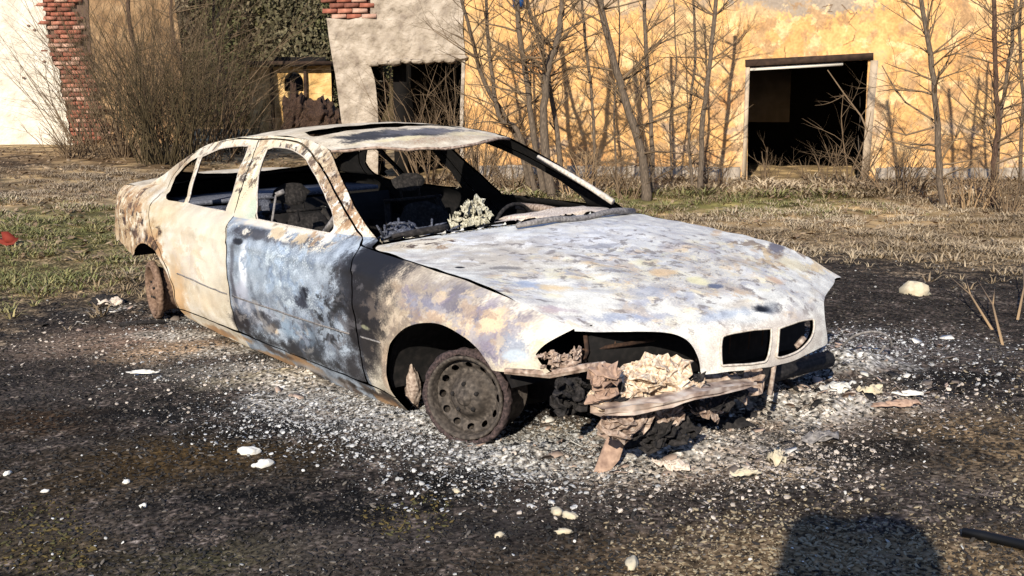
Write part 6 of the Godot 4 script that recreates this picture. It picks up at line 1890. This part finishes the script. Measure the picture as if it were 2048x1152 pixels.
# ---------------------------------------------------------------- the one who takes the picture; only the shadow reaches into view
func build_person() -> void:
	var joints := {
		"head": Vector3(0, 1.50, 0.0), "crown": Vector3(0, 1.545, 0.02), "neck": Vector3(0, 1.40, 0.03), "chest": Vector3(0, 1.22, 0.03), "belly": Vector3(0, 1.02, 0.02), "hip": Vector3(0, 0.90, 0.02),
	}
	var bones := [[joints.crown, joints.head, 0.122, 0.120], [joints.head, joints.neck, 0.105, 0.09], [joints.neck, joints.chest, 0.07, 0.13], [joints.chest, joints.belly, 0.15, 0.13], [joints.belly, joints.hip, 0.135, 0.145]]
	for s in [-1.0, 1.0]:
		bones.append([joints.chest + Vector3(s * 0.08, 0.12, 0), Vector3(s * 0.20, 1.34, 0.03), 0.085, 0.072])
		bones.append([Vector3(s * 0.20, 1.34, 0.03), Vector3(s * 0.25, 1.08, -0.04), 0.062, 0.048])
		bones.append([Vector3(s * 0.25, 1.08, -0.04), Vector3(s * 0.10, 1.16, -0.26), 0.047, 0.034])
		bones.append([Vector3(s * 0.10, 1.16, -0.26), Vector3(s * 0.06, 1.20, -0.30), 0.036, 0.030])
		bones.append([Vector3(s * 0.09, 0.88, 0.02), Vector3(s * 0.12, 0.48, 0.0), 0.095, 0.062])
		bones.append([Vector3(s * 0.12, 0.48, 0.0), Vector3(s * 0.13, 0.08, 0.04), 0.060, 0.042])
		bones.append([Vector3(s * 0.13, 0.06, 0.06), Vector3(s * 0.15, 0.04, -0.14), 0.045, 0.038])
	# the raised hand with the phone beside the hood
	bones.append([Vector3(-0.25, 1.08, -0.04), Vector3(-0.15, 1.36, -0.12), 0.05, 0.07])
	bones.append([Vector3(-0.15, 1.36, -0.12), Vector3(-0.135, 1.555, -0.06), 0.085, 0.09])
	# smooth union of tapered capsules, meshed by surface nets
	var cell := 0.03
	var lo := Vector3(-0.45, -0.03, -0.42)
	var n := Vector3i(30, 61, 25)
	var field := PackedFloat32Array()
	field.resize(n.x * n.y * n.z)
	for i in n.x:
		for j in n.y:
			for k in n.z:
				var p := lo + Vector3(i, j, k) * cell
				var d := 1.0
				for b in bones:
					var a: Vector3 = b[0]
					var ab: Vector3 = b[1] - a
					var t := clampf((p - a).dot(ab) / ab.length_squared(), 0, 1)
					var e := p.distance_to(a + ab * t) - lerpf(b[2], b[3], t)
					if e > 0.3: continue
					var h := clampf(0.5 + 0.5 * (d - e) / 0.04, 0, 1)
					d = lerpf(d, e, h) - 0.04 * h * (1 - h)
				field[(i * n.y + j) * n.z + k] = d
	var st := stool()
	var ids := {}
	var count := 0
	for i in n.x - 1:
		for j in n.y - 1:
			for k in n.z - 1:
				var sum := Vector3.ZERO
				var m := 0
				for e in [[0, 1], [0, 2], [0, 4], [1, 3], [1, 5], [2, 3], [2, 6], [3, 7], [4, 5], [4, 6], [5, 7], [6, 7]]:
					var ca := Vector3i(e[0] & 1, (e[0] >> 1) & 1, e[0] >> 2)
					var cb := Vector3i(e[1] & 1, (e[1] >> 1) & 1, e[1] >> 2)
					var fa := field[((i + ca.x) * n.y + j + ca.y) * n.z + k + ca.z]
					var fb := field[((i + cb.x) * n.y + j + cb.y) * n.z + k + cb.z]
					if (fa < 0) != (fb < 0):
						sum += Vector3(ca).lerp(Vector3(cb), fa / (fa - fb))
						m += 1
				if m:
					ids[Vector3i(i, j, k)] = count
					count += 1
					st.set_smooth_group(0)
					st.add_vertex(lo + (Vector3(i, j, k) + sum / m) * cell)
	for key in ids:
		for ax in 3:
			var e := Vector3i.ZERO
			e[ax] = 1
			var u := Vector3i.ZERO
			u[(ax + 1) % 3] = 1
			var v := Vector3i.ZERO
			v[(ax + 2) % 3] = 1
			var q: Vector3i = key + e
			if q.x >= n.x or q.y >= n.y or q.z >= n.z: continue
			var fa := field[(key.x * n.y + key.y) * n.z + key.z]
			var fb := field[(q.x * n.y + q.y) * n.z + q.z]
			if (fa < 0) == (fb < 0): continue
			if not (ids.has(key - u) and ids.has(key - v) and ids.has(key - u - v)): continue
			var a: int = ids[key]
			var b: int = ids[key - u]
			var c: int = ids[key - u - v]
			var d: int = ids[key - v]
			for t in ([a, d, c, a, c, b] if fa < 0 else [a, b, c, a, c, d]): st.add_index(t)
	st.generate_normals()
	var o := done("person", st, plainmat(Color(0.10, 0.11, 0.14), 0.9))
	o.position = Vector3(0.03, ground_base(0, 0.0) - 0.01, 0.60)
	o.scale = Vector3(1.08, 1.10, 1.08)
	tag(o, "person in a dark hooded jacket holding a phone, whose shadow falls at the lower right", "person")

# ---------------------------------------------------------------- the scene
func _ready() -> void:
	rng.seed = 20
	var cam := Camera3D.new()
	cam.name = "camera"
	cam.position = Vector3(0, 1.25, 0)
	cam.rotation.x = -0.172431
	cam.fov = 27.943
	cam.near = 0.05
	cam.far = 400
	add_child(cam)
	cam.current = true
	var env := Environment.new()
	env.background_mode = Environment.BG_SKY
	var sky := Sky.new()
	var sm := ProceduralSkyMaterial.new()
	sm.sky_top_color = Color(0.36, 0.47, 0.66)
	sm.sky_horizon_color = Color(0.72, 0.75, 0.80)
	sm.ground_bottom_color = Color(0.12, 0.10, 0.08)
	sm.ground_horizon_color = Color(0.45, 0.42, 0.38)
	sm.sky_curve = 0.12
	sm.energy_multiplier = 1.05
	sky.sky_material = sm
	env.sky = sky
	env.tonemap_mode = Environment.TONE_MAPPER_LINEAR
	env.tonemap_exposure = 1.5
	env.sdfgi_enabled = true
	env.ssao_enabled = true
	env.ssil_enabled = true
	var we := WorldEnvironment.new()
	we.name = "environment"
	we.environment = env
	add_child(we)
	var sun := DirectionalLight3D.new()
	sun.name = "sun"
	sun.light_energy = 1.5
	sun.light_color = Color(1.0, 0.965, 0.90)
	sun.light_angular_distance = 0.5
	sun.shadow_enabled = true
	add_child(sun)
	sun.look_at_from_position(Vector3.ZERO, Vector3(0.238, -0.423, -0.874))
	warp.seed = 5
	warp.frequency = 0.1
	warp.fractal_octaves = 2
	bump.seed = 9
	bump.frequency = 0.03
	bump.fractal_octaves = 3
	patchy.seed = 14
	patchy.frequency = 0.02
	patchy.fractal_octaves = 3
	materials()
	build_ground()
	build_main()
	build_white_house()
	build_ruin()
	build_trees()
	build_car()
	build_debris()
	build_litter()
	build_person()

func materials() -> void:
	M.soot = mottled([Color(0.05, 0.048, 0.05), Color(0.09, 0.083, 0.083), Color(0.15, 0.135, 0.13)], 3.0, 1, 0.95, 0.03)
	M.char = mottled([Color(0.08, 0.075, 0.075), Color(0.15, 0.14, 0.14), Color(0.27, 0.25, 0.24)], 6.0, 2, 0.9, 0.03)
	M.blue_char = mottled([Color(0.14, 0.15, 0.18), Color(0.26, 0.27, 0.31), Color(0.48, 0.49, 0.53)], 7.0, 3, 0.85, 0.04)
	M.rust_dark = mottled([Color(0.10, 0.08, 0.07), Color(0.22, 0.16, 0.13), Color(0.36, 0.27, 0.21)], 4.0, 4, 0.9, 0.03)
	M.rust_mix = mottled([Color(0.20, 0.15, 0.12), Color(0.42, 0.30, 0.22), Color(0.62, 0.50, 0.40)], 6.0, 5, 0.9, 0.04)
	M.rim_pale = mottled([Color(0.56, 0.52, 0.48), Color(0.76, 0.72, 0.67), Color(0.84, 0.81, 0.77)], 5.0, 61, 0.8, 0.04)
	M.crust_brown = mottled([Color(0.20, 0.165, 0.15), Color(0.48, 0.40, 0.35), Color(0.66, 0.58, 0.52), Color(0.78, 0.73, 0.68)], 4.0, 62, 0.9, 0.04)
	M.crust = mottled([Color(0.26, 0.21, 0.17), Color(0.66, 0.55, 0.45), Color(0.80, 0.71, 0.60), Color(0.86, 0.81, 0.73), Color(0.88, 0.85, 0.80)], 5.0, 6, 0.9, 0.05)
	M.scale_tan = mottled([Color(0.34, 0.28, 0.25), Color(0.60, 0.53, 0.48), Color(0.76, 0.71, 0.66)], 5.0, 7, 0.8, 0.04)
	M.beam = mottled([Color(0.30, 0.25, 0.23), Color(0.55, 0.47, 0.42), Color(0.74, 0.67, 0.61), Color(0.80, 0.76, 0.71)], 1.3, 63, 0.75, 0.035)
	M.scale_grey = mottled([Color(0.26, 0.25, 0.25), Color(0.48, 0.46, 0.45), Color(0.62, 0.60, 0.58)], 5.0, 8, 0.75, 0.04)
	M.tan_scrap = mottled([Color(0.48, 0.39, 0.34), Color(0.72, 0.61, 0.53)], 6.0, 9, 0.85)
	M.pale_scrap = mottled([Color(0.50, 0.44, 0.40), Color(0.78, 0.72, 0.66), Color(0.84, 0.80, 0.76)], 9.0, 10, 0.85, 0.04)
	M.pale_ash = mottled([Color(0.32, 0.31, 0.27), Color(0.68, 0.66, 0.58), Color(0.86, 0.84, 0.78)], 8.0, 11, 0.95, 0.03)
	M.ash_grey = mottled([Color(0.30, 0.30, 0.29), Color(0.62, 0.61, 0.59), Color(0.82, 0.81, 0.78)], 9.0, 12, 0.95, 0.06)
	M.ash_warm = mottled([Color(0.34, 0.28, 0.24), Color(0.60, 0.50, 0.42), Color(0.76, 0.67, 0.58)], 9.0, 13, 0.95, 0.06)
	M.wheel_steel = mottled([Color(0.16, 0.145, 0.135), Color(0.27, 0.245, 0.225), Color(0.40, 0.365, 0.335)], 6.0, 14, 0.75, 0.03)
	M.wheel_brown = mottled([Color(0.28, 0.22, 0.18), Color(0.44, 0.35, 0.29), Color(0.58, 0.49, 0.42)], 6.0, 15, 0.85, 0.03)
	M.tyre_char = mottled([Color(0.13, 0.11, 0.11), Color(0.24, 0.20, 0.20), Color(0.36, 0.30, 0.29)], 7.0, 16, 0.9, 0.04)
	M.white_stone = mottled([Color(0.74, 0.72, 0.68), Color(0.88, 0.87, 0.84)], 6.0, 17, 0.85)
	M.cream_stone = mottled([Color(0.66, 0.61, 0.52), Color(0.80, 0.76, 0.66)], 6.0, 18, 0.85)
	M.black_rubber = plainmat(Color(0.06, 0.06, 0.065), 0.45)
	M.bark = mottled([Color(0.24, 0.21, 0.18), Color(0.36, 0.315, 0.27), Color(0.50, 0.44, 0.38)], 3.0, 19, 0.95, 0.05)
	M.bark_dark = mottled([Color(0.18, 0.14, 0.12), Color(0.30, 0.23, 0.19), Color(0.40, 0.32, 0.27)], 3.0, 20, 0.95, 0.05)
	M.twig = mottled([Color(0.36, 0.30, 0.23), Color(0.52, 0.44, 0.35)], 0.8, 21, 0.95)
	M.twig_dark = mottled([Color(0.22, 0.19, 0.13), Color(0.36, 0.31, 0.22)], 0.8, 22, 0.95)
	M.dry_stem = plainmat(Color(0.60, 0.50, 0.38), 0.95)
	M.grey_plaster = mottled([Color(0.50, 0.45, 0.40), Color(0.59, 0.54, 0.48), Color(0.65, 0.60, 0.54), Color(0.71, 0.66, 0.60)], 0.7, 23, 0.95, 0.02, 6.0)
	M.pale_plaster = mottled([Color(0.60, 0.53, 0.45), Color(0.74, 0.67, 0.58)], 1.0, 24, 0.95)
	M.white_plaster = mottled([Color(0.72, 0.68, 0.62), Color(0.80, 0.77, 0.71), Color(0.83, 0.80, 0.75)], 0.4, 25, 0.95, 0.02, 3.0)
	M.tan_plaster = mottled([Color(0.46, 0.36, 0.26), Color(0.60, 0.48, 0.35), Color(0.66, 0.55, 0.42)], 0.4, 26, 0.95, 0.02, 3.0)
	M.yellow_plaster = mottled([Color(0.60, 0.46, 0.28), Color(0.80, 0.65, 0.42), Color(0.86, 0.73, 0.52)], 0.5, 27, 0.95, 0.02, 3.0)
	M.inner_plaster = mottled([Color(0.30, 0.27, 0.24), Color(0.42, 0.38, 0.34)], 0.6, 28, 0.95)
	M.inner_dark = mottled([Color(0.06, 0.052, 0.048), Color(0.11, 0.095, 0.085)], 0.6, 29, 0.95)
	M.mortar = mottled([Color(0.36, 0.28, 0.24), Color(0.54, 0.45, 0.39)], 1.0, 30, 0.95)
	M.old_wood = mottled([Color(0.16, 0.12, 0.10), Color(0.30, 0.23, 0.18)], 1.5, 31, 0.9)
	M.white_paint = plainmat(Color(0.82, 0.80, 0.76), 0.7)
	M.wood_floor = mottled([Color(0.15, 0.13, 0.07), Color(0.24, 0.20, 0.11), Color(0.30, 0.25, 0.16)], 0.2, 32, 1.0)
	for m in [M.bark, M.bark_dark]: m.uv1_scale = Vector3(7, 0.9, 7)
	for i in 4:
		M["brick%d" % i] = mottled([[Color(0.52, 0.31, 0.25), Color(0.66, 0.42, 0.34)], [Color(0.58, 0.37, 0.30), Color(0.72, 0.51, 0.43)], [Color(0.40, 0.26, 0.22), Color(0.54, 0.34, 0.28)], [Color(0.62, 0.47, 0.40), Color(0.76, 0.62, 0.55)]][i], 2.0, 40 + i, 0.95)
